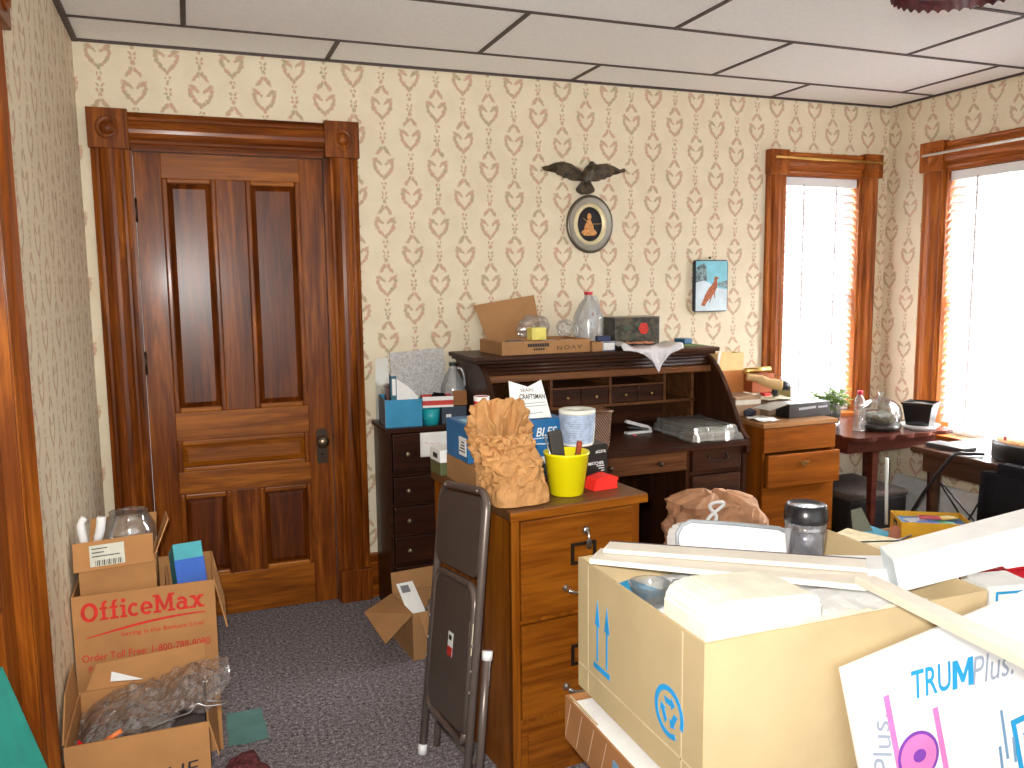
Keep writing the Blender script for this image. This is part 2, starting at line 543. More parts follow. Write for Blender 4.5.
white_paper = plain('white_paper', (.82, .82, .80), .8, var=.05)
black_pl = plain('black_plastic', (.012, .012, .014), .35, var=.2)
black_ft = speck('black_fabric', (.005, .004, .005), (.012, .010, .012), 220, 1.)
black_ft.node_tree.nodes['Principled BSDF'].inputs['Specular IOR Level'].default_value = .05
blk_print = plain('black_ink', (.02, .018, .018), .7)
blue_print = plain('blue_ink', srgb(20, 140, 205), .6)
red_print = plain('red_ink', srgb(190, 30, 24), .7)
steel = plain('steel', (.55, .55, .55), .28, 1., .08)
brass = plain('brass', (.62, .40, .12), .3, 1., .1)
glass = clear('clear_glass', tint=(.97, .98, .985), gloss=.08, body=.04)
clearpl = clear('clear_plastic', gloss=.12, body=.10, rough=.15)
bagpl = clear('plastic_bag_film', tint=(.99, .99, .99), gloss=.10, body=.09, bodycol=(.85, .86, .86), rough=.14, nscale=22)
milk = clear('milky_plastic', tint=(.97, .98, .99), gloss=.06, body=.26, bodycol=(.78, .82, .86), rough=.2)

# ------------------------------------------------------------------ room
XL, XR, YB, YF, ZC = -.394, 3.956, 3.98, -1.6, 2.55
WPX = wallpaper('wallpaper_back', 0); WPY = wallpaper('wallpaper_sides', 1)

bm = bm_new(); box(bm, XL - .12, XR + .15, YF, YB + .15, -.06, 0)
struct('floor', bm, carpet_mat())

tile = speck('ceiling_tile', (.87, .87, .85), (.96, .96, .94), 90, .9, .3, .6)
seam = plain('ceiling_seam', (.06, .04, .035), .6)
bm = bm_new(); box(bm, XL - .12, XR + .15, YF, YB + .15, ZC, ZC + .06)
struct('ceiling', bm, tile)
bm = bm_new()
ylines = [3.655 - .6 * k for k in range(9)]
w = .010
for y in ylines: box(bm, XL, XR, y - w, y + w, ZC - .004, ZC + .002)
rows = [(3.655, YB, .64), (3.055, 3.655, .035)]
for k in range(8):
    rows.append((3.055 - .6 * (k + 1), 3.055 - .6 * k,   .67 if k % 2 == 0 else .035))
for (ya, yb, off) in rows:
    x = off - 1.225
    while x < XR:
        if x > XL + .02: box(bm, x - w, x + w, ya, yb, ZC - .0045, ZC + .002)
        x += 1.225
box(bm, XL, XR, YB - .014, YB, ZC - .010, ZC + .002)
box(bm, XL, XL + .022, YF, YB, ZC - .012, ZC + .002)
box(bm, XR - .014, XR, YF, YB, ZC - .010, ZC + .002)
struct('trim_1', bm, seam)

# openings: door_1 in the back wall, window_1 in the back wall, window_2 in the right wall, door_2 in the left wall
DX0, DX1, DZ = -.207, .617, 2.12
W1 = (3.19, 3.75, .74, 2.135)
W2 = (2.55, 3.545, .66, 2.135)
D2 = (1.25, 2.115, 2.12)
bm = bm_new()
for (x0, x1, z0, z1) in ((XL - .12, DX0, 0, ZC), (DX0, DX1, DZ, ZC), (DX1, W1[0], 0, ZC), (W1[0], W1[1], 0, W1[2]), (W1[0], W1[1], W1[3], ZC), (W1[1], XR + .15, 0, ZC)):
    box(bm, x0, x1, YB, YB + .15, z0, z1)
struct('wall_back', bm, WPX)
bm = bm_new()
for (y0, y1, z0, z1) in ((YF, W2[0], 0, ZC), (W2[0], W2[1], 0, W2[2]), (W2[0], W2[1], W2[3], ZC), (W2[1], YB, 0, ZC)):
    box(bm, XR, XR + .15, y0, y1, z0, z1)
struct('wall_right', bm, WPY)
bm = bm_new()
for (y0, y1, z0, z1) in ((YF, D2[0], 0, ZC), (D2[0], D2[1], D2[2], ZC), (D2[1], YB, 0, ZC)):
    box(bm, XL - .12, XL, y0, y1, z0, z1)
struct('wall_left', bm, WPY)

# baseboards
def skirting(name, x0, x1, y0, y1, axis, mat):
    bm = bm_new()
    if axis == 0:
        box(bm, x0, x1, YB - .018, YB, 0, .2); box(bm, x0, x1, YB - .026, YB, .2, .222, bev=.004)
    elif axis == 1:
        box(bm, XR - .018, XR, y0, y1, 0, .2); box(bm, XR - .026, XR, y0, y1, .2, .222, bev=.004)
    else:
        box(bm, XL, XL + .018, y0, y1, 0, .2); box(bm, XL, XL + .026, y0, y1, .2, .222, bev=.004)
    struct(name, bm, mat)
skirting('baseboard_back', .757, XR - .03, 0, 0, 0, door_h)
skirting('baseboard_right', 0, 0, YF, YB - .03, 1, win_y)
skirting('baseboard_left', 0, 0, 2.25, YB - .03, 2, door_y)

# moulded casing: profile across its width, extruded along the side
def casing_profile(w):
    # (across 0..w, out)
    return [(0, 0), (0, .022), (.012, .026), (.020, .020), (.030, .020), (.040, .034), (.058, .042), (w * .5, .044), (w - .058, .042), (w - .040, .034),
            (w - .030, .020), (w - .020, .020), (w - .012, .026), (w, .022), (w, 0)]
def casing(bm, plane, a0, a1, z0, z1, w, mi_v=0, mi_h=1, corner=.152, sgn=-1):
    """plane ('Y',y) or ('X',x): side members a0-w..a0, a1..a1+w, head above z1, corner blocks with a turned rosette."""
    ax, d = plane
    def put(pts, lo, hi, vertical, mi):
        t = bmesh.new(); rr = []
        for e in (lo, hi):
            row = []
            for (s, o) in pts:
                if vertical: p = (s, d + sgn * o, e) if ax == 'Y' else (d + sgn * o, s, e)
                else: p = (e, d + sgn * o, s) if ax == 'Y' else (d + sgn * o, e, s)
                row.append(t.verts.new(p))
            rr.append(row)
        for i in range(len(pts) - 1): t.faces.new((rr[0][i], rr[0][i + 1], rr[1][i + 1], rr[1][i]))
        t.faces.new(rr[0]); t.faces.new(rr[1][::-1])
        bmesh.ops.recalc_face_normals(t, faces=t.faces)
        absorb(bm, t, mi)
    pr = casing_profile(w)
    put([(a0 - w + s, o) for s, o in pr], z0, z1, True, mi_v)
    put([(a1 + s, o) for s, o in pr], z0, z1, True, mi_v)
    put([(z1 + s, o) for s, o in pr], a0, a1, False, mi_h)
    for s0 in (a0 - w - .006, a1 - .006):
        s1 = s0 + w + .012
        z_0, z_1 = z1 - .01, z1 + w + .008
        if ax == 'Y': box(bm, s0, s1, min(d, d + sgn * .052), max(d, d + sgn * .052), z_0, z_1, mi_v, .004)
        else: box(bm, min(d, d + sgn * .052), max(d, d + sgn * .052), s0, s1, z_0, z_1, mi_v, .004)
        rot = M.Rotation(R(90), 4, 'X') if ax == 'Y' else M.Rotation(R(-90), 4, 'Y')
        if ax == 'X' and sgn > 0: rot = M.Rotation(R(90), 4, 'Y')
        c = ((s0 + s1) / 2, d + sgn * .050, (z_0 + z_1) / 2) if ax == 'Y' else (d + sgn * .050, (s0 + s1) / 2, (z_0 + z_1) / 2)
        lathe(bm, [(.047, 0), (.047, .005), (.043, .009), (.038, .005), (.033, .003), (.028, .008), (.018, .018), (0, .022)], c, 24, mi_v, rot)

def plinth(bm, plane, a0, a1, w, h=.26, sgn=-1, mi=0):
    ax, d = plane
    for s0 in (a0 - w - .004, a1 - .004):
        if ax == 'Y': box(bm, s0, s0 + w + .008, min(d, d + sgn * .05), max(d, d + sgn * .05), 0, h, mi, .004)
        else: box(bm, min(d, d + sgn * .05), max(d, d + sgn * .05), s0, s0 + w + .008, 0, h, mi, .004)

# door_1 -----------------------------------------------------------------
bm = bm_new()
casing(bm, ('Y', YB), DX0, DX1, .0, DZ, .145)
plinth(bm, ('Y', YB), DX0, DX1, .145, .16)
for x0, x1 in ((DX0 - .002, DX0 + .012), (DX1 - .012, DX1 + .002)): box(bm, x0, x1, YB - .02, YB + .14, 0, DZ)
box(bm, DX0, DX1, YB - .02, YB + .14, DZ - .012, DZ + .002, 1)
d1 = struct('door_1', bm, [door_v, door_h])
bm = bm_new()
lx0, lx1, lz0, lz1 = DX0 + .014, DX1 - .014, .008, DZ - .014
Y0 = YB + .004                                             # front of stiles
box(bm, lx0, lx1, Y0 + .018, Y0 + .04, lz0, lz1, 0)         # core
def stile(x0, x1, z0, z1, mi): box(bm, x0, x1, Y0, Y0 + .02, z0, z1, mi, .002)
px = (-.085, .135, .260, .497)
stile(lx0, px[0], lz0, lz1, 0); stile(px[3], lx1, lz0, lz1, 0)
stile(px[0], px[3], 2.0, lz1, 1)
stile(px[0], px[3], .845, .972, 1)
stile(px[0], px[3], .598, .700, 1)
stile(px[0], px[3], lz0, .205, 1)
stile(px[1], px[2], .972, 2.0, 0); stile(px[1], px[2], .205, .598, 0)
def panel(x0, x1, z0, z1, mi):
    # bolection moulding and a raised field
    mw = .022
    for (a, b, c, d, m_) in ((x0, x0 + mw, z0, z1, 0), (x1 - mw, x1, z0, z1, 0), (x0 + mw, x1 - mw, z0, z0 + mw, 1), (x0 + mw, x1 - mw, z1 - mw, z1, 1)):
        box(bm, a, b, Y0 - .008, Y0 + .019, c, d, m_, .006)
    i = mw + .022
    t = bmesh.new()
    ya, yb = Y0 + .018, Y0 + .006
    o = [(x0 + mw, z0 + mw), (x1 - mw, z0 + mw), (x1 - mw, z1 - mw), (x0 + mw, z1 - mw)]
    n = [(x0 + i, z0 + i), (x1 - i, z0 + i), (x1 - i, z1 - i), (x0 + i, z1 - i)]
    A = [t.verts.new((x, ya, z)) for x, z in o]; B = [t.verts.new((x, yb, z)) for x, z in n]
    t.faces.new(B)
    for k in range(4): t.faces.new((A[k], A[(k + 1) % 4], B[(k + 1) % 4], B[k]))
    bmesh.ops.recalc_face_normals(t, faces=t.faces)
    for f in t.faces:
        if f.normal.y > .5: f.normal_flip()
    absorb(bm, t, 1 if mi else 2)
for a in ((px[0], px[1], .972, 2.0, 0), (px[2], px[3], .972, 2.0, 0), (px[0], px[3], .700, .845, 1), (px[0], px[1], .205, .598, 0), (px[2], px[3], .205, .598, 0)): panel(*a)
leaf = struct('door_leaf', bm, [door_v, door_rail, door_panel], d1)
bm = bm_new()
rx = M.Rotation(R(90), 4, 'X')
lathe(bm, [(.010, -.002), (.010, .022), (.014, .028), (.027, .036), (.030, .046), (.026, .058), (.012, .064), (0, .065)], (.553, Y0 - .004, .80), 20, 0, rx)
struct('door_knob', bm, plain('old_bronze', (.20, .15, .10), .3, .9), d1)
bm = bm_new()
prism(bm, [(.532, .69), (.574, .69), (.578, .70), (.578, .84), (.566, .858), (.540, .858), (.528, .84), (.528, .70)], Y0 - .005, Y0 + .001, 'Y', 0, .001)
lathe(bm, [(.006, 0), (.006, .003)], (.553, Y0 - .005, .735), 12, 0, rx)
struct('lock_plate', bm, plain('dark_bronze', (.05, .035, .022), .45, .8), d1)
for z in (1.86, 1.20, .30):
    bm = bm_new(); tube(bm, [(DX0 + .013, Y0 - .006, z - .05), (DX0 + .013, Y0 - .006, z + .05)], .008)
    struct('hinge', bm, plain('dark_bronze', (.05, .035, .022), .45, .8), d1)

# door_2 in the left wall (mostly outside the frame)
bm = bm_new()
casing(bm, ('X', XL), D2[0], D2[1], 0, D2[2], .125, sgn=1)
for y0, y1 in ((D2[0] - .002, D2[0] + .012), (D2[1] - .012, D2[1] + .002)): box(bm, XL - .11, XL + .02, y0, y1, 0, D2[2])
box(bm, XL - .11, XL + .02, D2[0], D2[1], D2[2] - .012, D2[2] + .002, 1)
d2 = struct('door_2', bm, [door_v, door_y])
bm = bm_new()
xo = XL - .012
box(bm, xo - .04, xo - .016, D2[0] + .014, D2[1] - .014, .008, D2[2] - .014)
for y0, y1, z0, z1, mi in ((D2[1] - .13, D2[1] - .014, .008, 2.1, 0), (D2[0] + .014, D2[0] + .13, .008, 2.1, 0), (D2[0] + .13, D2[1] - .13, .008, .22, 1), (D2[0] + .13, D2[1] - .13, .85, .98, 1), (D2[0] + .13, D2[1] - .13, 1.98, 2.1, 1), (1.81, 1.92, .22, .85, 0), (1.81, 1.92, .98, 1.98, 0)):
    box(bm, xo - .018, xo, y0, y1, z0, z1, mi, .003)
struct('door_leaf', bm, [door_v, door_y], d2)

# windows ------------------------------------------------------------------
white_sash = plain('white_sash', (.75, .73, .70), .5)
def window(name, plane, a0, a1, z0, z1, w, hm, sgn, wall_in, dirn):
    ax, d = plane
    bm = bm_new()
    casing(bm, plane, a0, a1, z0, z1, w, sgn=sgn)
    def bx_(mb, s0, s1, o0, o1, zz0, zz1, mi=0, bev=0.):
        lo, hi = sorted((d + sgn * o0, d + sgn * o1))
        if ax == 'Y': box(mb, s0, s1, lo, hi, zz0, zz1, mi, bev)
        else: box(mb, lo, hi, s0, s1, zz0, zz1, mi, bev)
    bx_(bm, a0 - .002, a0 + .014, -.14, .015, z0, z1); bx_(bm, a1 - .014, a1 + .002, -.14, .015, z0, z1)
    bx_(bm, a0, a1, -.14, .015, z1 - .014, z1 + .002, 1)
    root = struct(name, bm, [win_v, hm])
    bm = bm_new()
    bx_(bm, a0 - w - .03, a1 + w + .03, -.0, .075, z0 - .028, z0, 0, .006)
    bx_(bm, a0 - w, a1 + w, -.0, .022, z0 - .115, z0 - .03, 0, .004)
    struct('window_sill', bm, hm, root)
    bm = bm_new(); zm = (z0 + z1) / 2
    for s0, s1, zz0, zz1, o in ((a0 + .014, a0 + .06, z0, zm + .02, -.08), (a1 - .06, a1 - .014, z0, zm + .02, -.08), (a0 + .06, a1 - .06, z0, z0 + .06, -.08), (a0 + .06, a1 - .06, zm - .02, zm + .02, -.08),
                                (a0 + .014, a0 + .06, zm - .02, z1 - .014, -.115), (a1 - .06, a1 - .014, zm - .02, z1 - .014, -.115), (a0 + .06, a1 - .06, z1 - .06, z1 - .014, -.115), (a0 + .06, a1 - .06, zm - .02, zm + .02, -.115)):
        bx_(bm, s0, s1, o - .03, o, zz0, zz1)
    struct('sash', bm, white_sash, root)
    for zz0, zz1, o in ((z0 + .055, zm - .015, -.095), (zm + .015, z1 - .055, -.13)):
        bm = bm_new(); bx_(bm, a0 + .055, a1 - .055, o - .002, o + .002, zz0, zz1)
        struct('window_pane', bm, clear('window_glass', tint=(1, 1, 1), gloss=.03, body=0.), root)
    return root
window('window_1', ('Y', YB), W1[0], W1[1], W1[2], W1[3], .118, win_h, -1, YB, 0)
window('window_2', ('X', XR), W2[0], W2[1], W2[2], W2[3], .145, win_y, -1, XR, 1)

# blinds (one mesh of slats, a head rail, ladder tapes and a bottom rail)
slat_m, nt, b = new_mat('blind_slat')
out = nt.nodes['Material Output']
b.inputs['Base Color'].default_value = (.86, .86, .85, 1); b.inputs['Roughness'].default_value = .5
tr = nt.nodes.new('ShaderNodeBsdfTranslucent'); tr.inputs[0].default_value = (.62, .62, .64, 1)
mx = nt.nodes.new('ShaderNodeMixShader'); mx.inputs[0].default_value = .55
lnk(nt, b.outputs[0], mx.inputs[1]); lnk(nt, tr.outputs[0], mx.inputs[2]); lnk(nt, mx.outputs[0], out.inputs[0])

def blind(label, plane, a0, a1, z0, z1, sgn, tapes, wand=None):
    ax, d = plane
    base = ((a0 + a1) / 2, d + sgn * -.03, z0) if ax == 'Y' else (d + sgn * -.03, (a0 + a1) / 2, z0)
    T = thing('window_blind', label, 'blind', base)
    def P(s, o, z): return (s, d + sgn * o, z) if ax == 'Y' else (d + sgn * o, s, z)
    def bx_(mb, s0, s1, o0, o1, zz0, zz1, bev=0.):
        lo, hi = sorted((d + sgn * o0, d + sgn * o1))
        if ax == 'Y': box(mb, s0, s1, lo, hi, zz0, zz1, 0, bev)
        else: box(mb, lo, hi, s0, s1, zz0, zz1, 0, bev)
    bm = bm_new(); bx_(bm, a0, a1, -.055, -.005, z1 - .05, z1, .003)
    part(T, 'head_rail', bm, white_pl, True)
    bm = bm_new(); z = z1 - .075; pitch = .042; half = .0245; tilt = R(52)
    while z > z0 + .04:
        t = bmesh.new(); rows_ = []
        for e in (a0 + .004, a1 - .004):
            r_ = []
            for k in range(5):
                u = (k / 4 - .5) * 2
                o = -.030 + math.cos(tilt) * half * u; zz = z + math.sin(tilt) * half * -u + .004 * (1 - u * u)
                r_.append(t.verts.new(P(e, o, zz)))
            rows_.append(r_)
        for k in range(4): t.faces.new((rows_[0][k], rows_[0][k + 1], rows_[1][k + 1], rows_[1][k]))
        bmesh.ops.recalc_face_normals(t, faces=t.faces)
        bmesh.ops.solidify(t, geom=list(t.faces), thickness=.0022)
        absorb(bm, t)
        z -= pitch
    part(T, 'slats', bm, slat_m, True)
    bm = bm_new(); bx_(bm, a0, a1, -.05, -.012, z0 + .004, z0 + .026, .003)
    part(T, 'bottom_rail', bm, white_pl, True)
    for s in tapes:
        bm = bm_new(); bx_(bm, s - .0055, s + .0055, -.0030, -.0018, z0 + .02, z1 - .04)
        part(T, 'ladder_tape', bm, plain('ladder_tape_cloth', (.60, .54, .52), .8), True)
    if wand:
        bm = bm_new(); tube(bm, [P(wand, .004, z1 - .05), P(wand, .004, z0 + .75)], .004, 6)
        part(T, 'tilt_wand', bm, white_pl, True)
    return T
blind('white slatted blind in the narrow back wall window', ('Y', YB), W1[0] + .018, W1[1] - .018, W1[2] + .003, W1[3] - .016, -1, (W1[0] + .155, W1[0] + .39))
blind('white slatted blind in the wide window on the right hand wall', ('X', XR), W2[0] + .018, W2[1] - .018, W2[2] + .003, W2[3] - .016, -1, (W2[1] - .19, W2[1] - .75))

# curtain rods
def rod(label, pts, mat, ends):
    T = thing('curtain_rod', label, 'curtain rod', pts[0])
    bm = bm_new(); tube(bm, pts, .007, 8); part(T, 'rod', bm, mat, True)
    for e in ends:
        bm = bm_new(); tube(bm, e, .005, 6); part(T, 'bracket', bm, mat, True)
rz = 2.215
rod('thin brass curtain rod across the head of the narrow window', [(3.085, YB - .075, 2.213), (3.862, YB - .075, 2.208)], brass, [[(3.105, YB - .05, 2.213), (3.105, YB - .075, 2.213)], [(3.845, YB - .05, 2.208), (3.845, YB - .075, 2.208)]])
rod('white metal curtain rod across the head of the wide window', [(XR - .085, 3.645, 2.212), (XR - .085, 2.30, 2.212)], plain('white_metal', (.8, .8, .8), .3, .3), [[(XR - .05, 3.62, 2.212), (XR - .085, 3.62, 2.212)], [(XR - .05, 2.44, 2.212), (XR - .085, 2.44, 2.212)]])

# ------------------------------------------------------------------ roll-top desk
T = thing('rolltop_desk', 'large dark brown roll top desk standing open against the back wall', 'desk', (1.845, 3.60, 0))
DA, DB = 1.22, 2.47
side = [(3.965, .02), (3.965, 1.165), (3.62, 1.165), (3.58, 1.150), (3.53, 1.115), (3.482, 1.065), (3.43, 1.0), (3.385, .93), (3.345, .865), (3.30, .81), (3.262, .785), (3.262, .72), (3.29, .70), (3.29, .02)]
for x0 in (DA, DB - .025):
    bm = bm_new(); prism(bm, side, x0, x0 + .025, 'X', 0, .003)
    part(T, 'side_panel', bm, desk_v, True)
bm = bm_new()
box(bm, DA - .035, DB + .035, 3.575, 3.972, 1.178, 1.2, 0, .006)
box(bm, DA - .02, DB + .02, 3.59, 3.97, 1.164, 1.18, 0, .005)
part(T, 'top', bm, desk_h, True)
bm = bm_new(); box(bm, DA + .02, DB - .02, 3.945, 3.965, .1, 1.165); part(T, 'back_panel', bm, desk_h, True)
bm = bm_new()                                               # tambour rolled up under the top
for k in range(3):
    y = 3.612 - .012 * k; z = 1.152 - .016 * k
    tube(bm, [(DA + .026, y, z), (DB - .026, y, z)], .0115, 8)
part(T, 'tambour', bm, desk_h, True)
bm = bm_new(); box(bm, DA + .026, DB - .026, 3.560, 3.585, 1.078, 1.112, 0, .008); part(T, 'tambour_rail', bm, desk_edge, True)
bm = bm_new(); box(bm, DA + .0255, DB - .0255, 3.25, 3.945, .752, .78, 0, .005); part(T, 'work_surface', bm, desk_h, True)
# pigeonholes
bm = bm_new(); yf, yb = 3.66, 3.944
box(bm, 1.275, 2.415, yf, yb, .918, .933, 0, .002); box(bm, 1.275, 2.415, yf, yb, 1.115, 1.13, 0, .002)
for x in (1.275, 1.43, 1.605, 1.925, 2.235, 2.40): box(bm, x - .007, x + .008, yf, yb, .781 if x in (1.275, 2.40) else .932, 1.116, 0, .002)
box(bm, 1.613, 1.918, yf, yb, 1.016, 1.026); box(bm, 1.933, 2.228, yf, yb, 1.016, 1.026)
part(T, 'pigeonholes', bm, desk_edge, True)
for x0, x1 in ((1.615, 1.764), (1.768, 1.916), (1.935, 2.080), (2.084, 2.226)):
    bm = bm_new(); box(bm, x0, x1, yf + .004, yb - .05, .935, 1.013, 0, .003)
    d = part(T, 'small_drawer', bm, desk_h, True)
    bm = bm_new(); lathe(bm, [(.003, 0), (.003, .008), (.008, .012), (.008, .017), (.004, .02), (0, .0205)], ((x0 + x1) / 2, yf + .004, .974), 12, 0, M.Rotation(R(90), 4, 'X'))
    k = part(d, 'knob', bm, brass, False); k.data.transform(TM[T].inverted())
def bail(bm, x, y, z, w=.05):
    for s in (-1, 1): lathe(bm, [(.007, 0), (.006, .006), (0, .008)], (x + s * w, y, z), 10, 0, M.Rotation(R(90), 4, 'X'))
    tube(bm, smooth_path([(x - w, y - .008, z), (x - w * .9, y - .018, z - .018), (x - .01, y - .02, z - .024), (x + .01, y - .02, z - .024), (x + w * .9, y - .018, z - .018), (x + w, y - .008, z)], 4), .0035, 6)
dark_br = plain('dark_bronze', (.05, .035, .022), .45, .8)
# pedestals and drawers
for nm, x0, x1 in (('left', 1.245, 1.56), ('right', 2.135, 2.445)):
    bm = bm_new()
    box(bm, x0, x0 + .02, 3.30, 3.945, .02, .752); box(bm, x1 - .018, x1, 3.30, 3.945, .02, .752)
    box(bm, x0 + .02, x1 - .018, 3.32, 3.945, .02, .06)
    for z in (.625, .34): box(bm, x0 + .02, x1 - .018, 3.295, 3.32, z, z + .016)
    part(T, 'pedestal', bm, desk_v, True)
    for z0, z1 in ((.644, .748), (.358, .622), (.065, .337)):
        bm = bm_new(); box(bm, x0 + .022, x1 - .02, 3.276, 3.30, z0, z1, 0, .005); box(bm, x0 + .032, x1 - .03, 3.30, 3.85, z0 + .01, z1 - .01)
        d = part(T, 'drawer', bm, desk_h, True)
        bm = bm_new(); bail(bm, (x0 + x1) / 2, 3.276, (z0 + z1) / 2 + .02)
        k = part(d, 'handle', bm, dark_br); k.data.transform(TM[T].inverted())
bm = bm_new(); box(bm, 1.565, 2.13, 3.285, 3.31, .655, .748, 0, .005); box(bm, 1.58, 2.12, 3.31, 3.80, .665, .735)
d = part(T, 'centre_drawer', bm, desk_edge, True)
for x in (1.72, 1.98):
    bm = bm_new(); lathe(bm, [(.004, 0), (.004, .01), (.012, .016), (.012, .022), (0, .026)], (x, 3.285, .70), 12, 0, M.Rotation(R(90), 4, 'X'))
    k = part(d, 'knob', bm, dark_br); k.data.transform(TM[T].inverted())

# ------------------------------------------------------------------ dark chest of drawers
T = thing('chest_of_drawers', 'narrow dark chest of drawers between the panelled door and the roll top desk', 'chest of drawers', (.98, 3.80, 0))
ca, cb, cf, ck = .797, 1.17, 3.655, 3.945
bm = bm_new(); box(bm, ca, ca + .02, cf, ck, 0, .865, 0, .002); box(bm, cb - .02, cb, cf, ck, 0, .865, 0, .002); box(bm, ca + .02, cb - .02, ck - .012, ck, .03, .865)
box(bm, ca + .02, cb - .02, cf + .01, ck - .012, .10, .118)
for z in (.245, .385, .525, .665): box(bm, ca + .02, cb - .02, cf + .002, cf + .03, z, z + .012)
part(T, 'carcass', bm, chest_h, True)
bm = bm_new(); box(bm, ca - .012, cb + .008, cf - .014, ck, .866, .89, 0, .005); part(T, 'top', bm, chest_h, True)
bm = bm_new(); box(bm, ca + .021, cb - .021, cf + .012, cf + .03, .0, .098, 0, .002); part(T, 'plinth', bm, chest_h, True)
for z0, z1 in ((.12, .243), (.259, .383), (.399, .523), (.539, .663), (.679, .862)):
    bm = bm_new(); box(bm, ca + .023, cb - .023, cf - .008, cf + .014, z0, z1, 0, .005); box(bm, ca + .03, cb - .03, cf + .014, ck - .03, z0 + .004, z1 - .01)
    d = part(T, 'drawer', bm, chest_h, True)
    for x in (.885, 1.08):
        bm = bm_new(); lathe(bm, [(.004, 0), (.004, .008), (.011, .014), (.011, .019), (0, .024)], (x, cf - .008, (z0 + z1) / 2), 14, 0, M.Rotation(R(90), 4, 'X'))
        k = part(d, 'knob', bm, plain('dull_brass_knob', (.30, .24, .16), .35, .7)); k.data.transform(TM[T].inverted())

# ------------------------------------------------------------------ oak filing cabinet
ang = R(5.5)
T = thing('filing_cabinet', 'oak filing cabinet with brass pulls, brown paper bag and yellow bucket on top', 'filing cabinet', (.848, 2.232, 0), ang)
FW, FD, FH = .455, .62, .87
bm = bm_new()
box(bm, 0, .022, .004, FD, 0, FH - .032, 0, .002); box(bm, FW - .022, FW, .004, FD, 0, FH - .032, 0, .002)
part(T, 'side_panels', bm, oak_v)
bm = bm_new(); box(bm, .022, FW - .022, FD - .015, FD, .01, FH - .032); box(bm, .022, FW - .022, .02, FD - .015, .0, .03)
part(T, 'back_panel', bm, oak_v)
bm = bm_new(); box(bm, 0, .026, 0, .02, 0, FH - .032, 0, .002); box(bm, FW - .026, FW, 0, .02, 0, FH - .032, 0, .002)
for z in (.512, .196): box(bm, .026, FW - .026, .004, .024, z, z + .012)
part(T, 'face_frame', bm, oak_v)
bm = bm_new(); box(bm, -.012, FW + .018, -.022, FD + .006, FH - .032, FH, 0, .007); part(T, 'top', bm, [oak_top])
bm = bm_new(); box(bm, -.0125, FW + .0185, -.0225, -.012, FH - .031, FH - .003, 0, .004); part(T, 'top_edge', bm, oak_h)
for z0, z1 in ((.527, .832), (.211, .509)):
    bm = bm_new(); box(bm, .029, FW - .029, -.006, .02, z0, z1, 0, .004); box(bm, .04, FW - .04, .02, FD - .05, z0 + .01, z1 - .03)
    d = part(T, 'drawer', bm, oak_h)
    cx = FW * .535
    bm = bm_new()                                            # label holder
    zc = z1 - .125
    for a in ((cx - .045, cx + .045, zc + .024, zc + .034), (cx - .045, cx + .045, zc - .034, zc - .024), (cx - .045, cx - .034, zc - .024, zc + .024), (cx + .034, cx + .045, zc - .024, zc + .024)): box(bm, a[0], a[1], -.011, -.005, a[2], a[3], 0, .0015)
    part(d, 'label_holder', bm, dark_br).parent = d
    bm = bm_new()
    zc = z0 + .075
    for s in (-.062, .062):
        lathe(bm, [(.013, 0), (.012, .004), (.007, .007), (.006, .022), (.008, .028), (0, .03)], (cx + s, -.006, zc), 12, 0, M.Rotation(R(90), 4, 'X'))
    tube(bm, smooth_path([(cx - .062, -.033, zc), (cx - .04, -.04, zc - .006), (cx, -.043, zc - .008), (cx + .04, -.04, zc - .006), (cx + .062, -.033, zc)], 4), .005, 8)
    part(d, 'pull', bm, steel)
    if z0 > .4:
        bm = bm_new()
        lathe(bm, [(.013, 0), (.013, .006), (.010, .010), (.004, .012), (0, .012)], (cx + .008, -.006, z1 - .055), 16, 0, M.Rotation(R(90), 4, 'X'))
        tube(bm, [(cx + .008, -.022, z1 - .055), (cx + .012, -.023, z1 - .085), (cx + .010, -.020, z1 - .10)], .003, 6)
        box(bm, cx + .003, cx + .021, -.0215, -.0195, z1 - .112, z1 - .082, 0, .0008)
        part(d, 'lock_and_key', bm, steel)
bm = bm_new(); box(bm, .029, FW - .029, .004, .022, .03, .194, 0, .003); box(bm, .05, FW - .05, -.002, .006, .06, .165, 0, .003)
part(T, 'base_panel', bm, oak_h)

# ------------------------------------------------------------------ orange-brown drawer cabinet by the window
T = thing('drawer_cabinet', 'orange brown three drawer cabinet heaped with papers beside the desk and window', 'cabinet', (2.86, 3.62, 0))
oa, ob_, of_ = 2.625, 3.075, 3.365
bm = bm_new()
box(bm, oa, oa + .018, of_ + .012, 3.94, 0, .802); box(bm, ob_ - .018, ob_, of_ + .012, 3.94, 0, .802); box(bm, oa + .018, ob_ - .018, 3.925, 3.94, .02, .802); box(bm, oa + .018, ob_ - .018, of_ + .03, 3.92, .02, .05)
part(T, 'carcass', bm, wood('orange_maple_vertical', *OR, axis=2, rough=.35, coat=.25), True)
bm = bm_new(); box(bm, oa - .008, ob_ + .006, of_ - .006, 3.945, .803, .825, 0, .003); part(T, 'top', bm, wood('cabinet_top', (.20, .09, .03), (.30, .14, .05), (.40, .2, .08), axis=0, rough=.4), True)
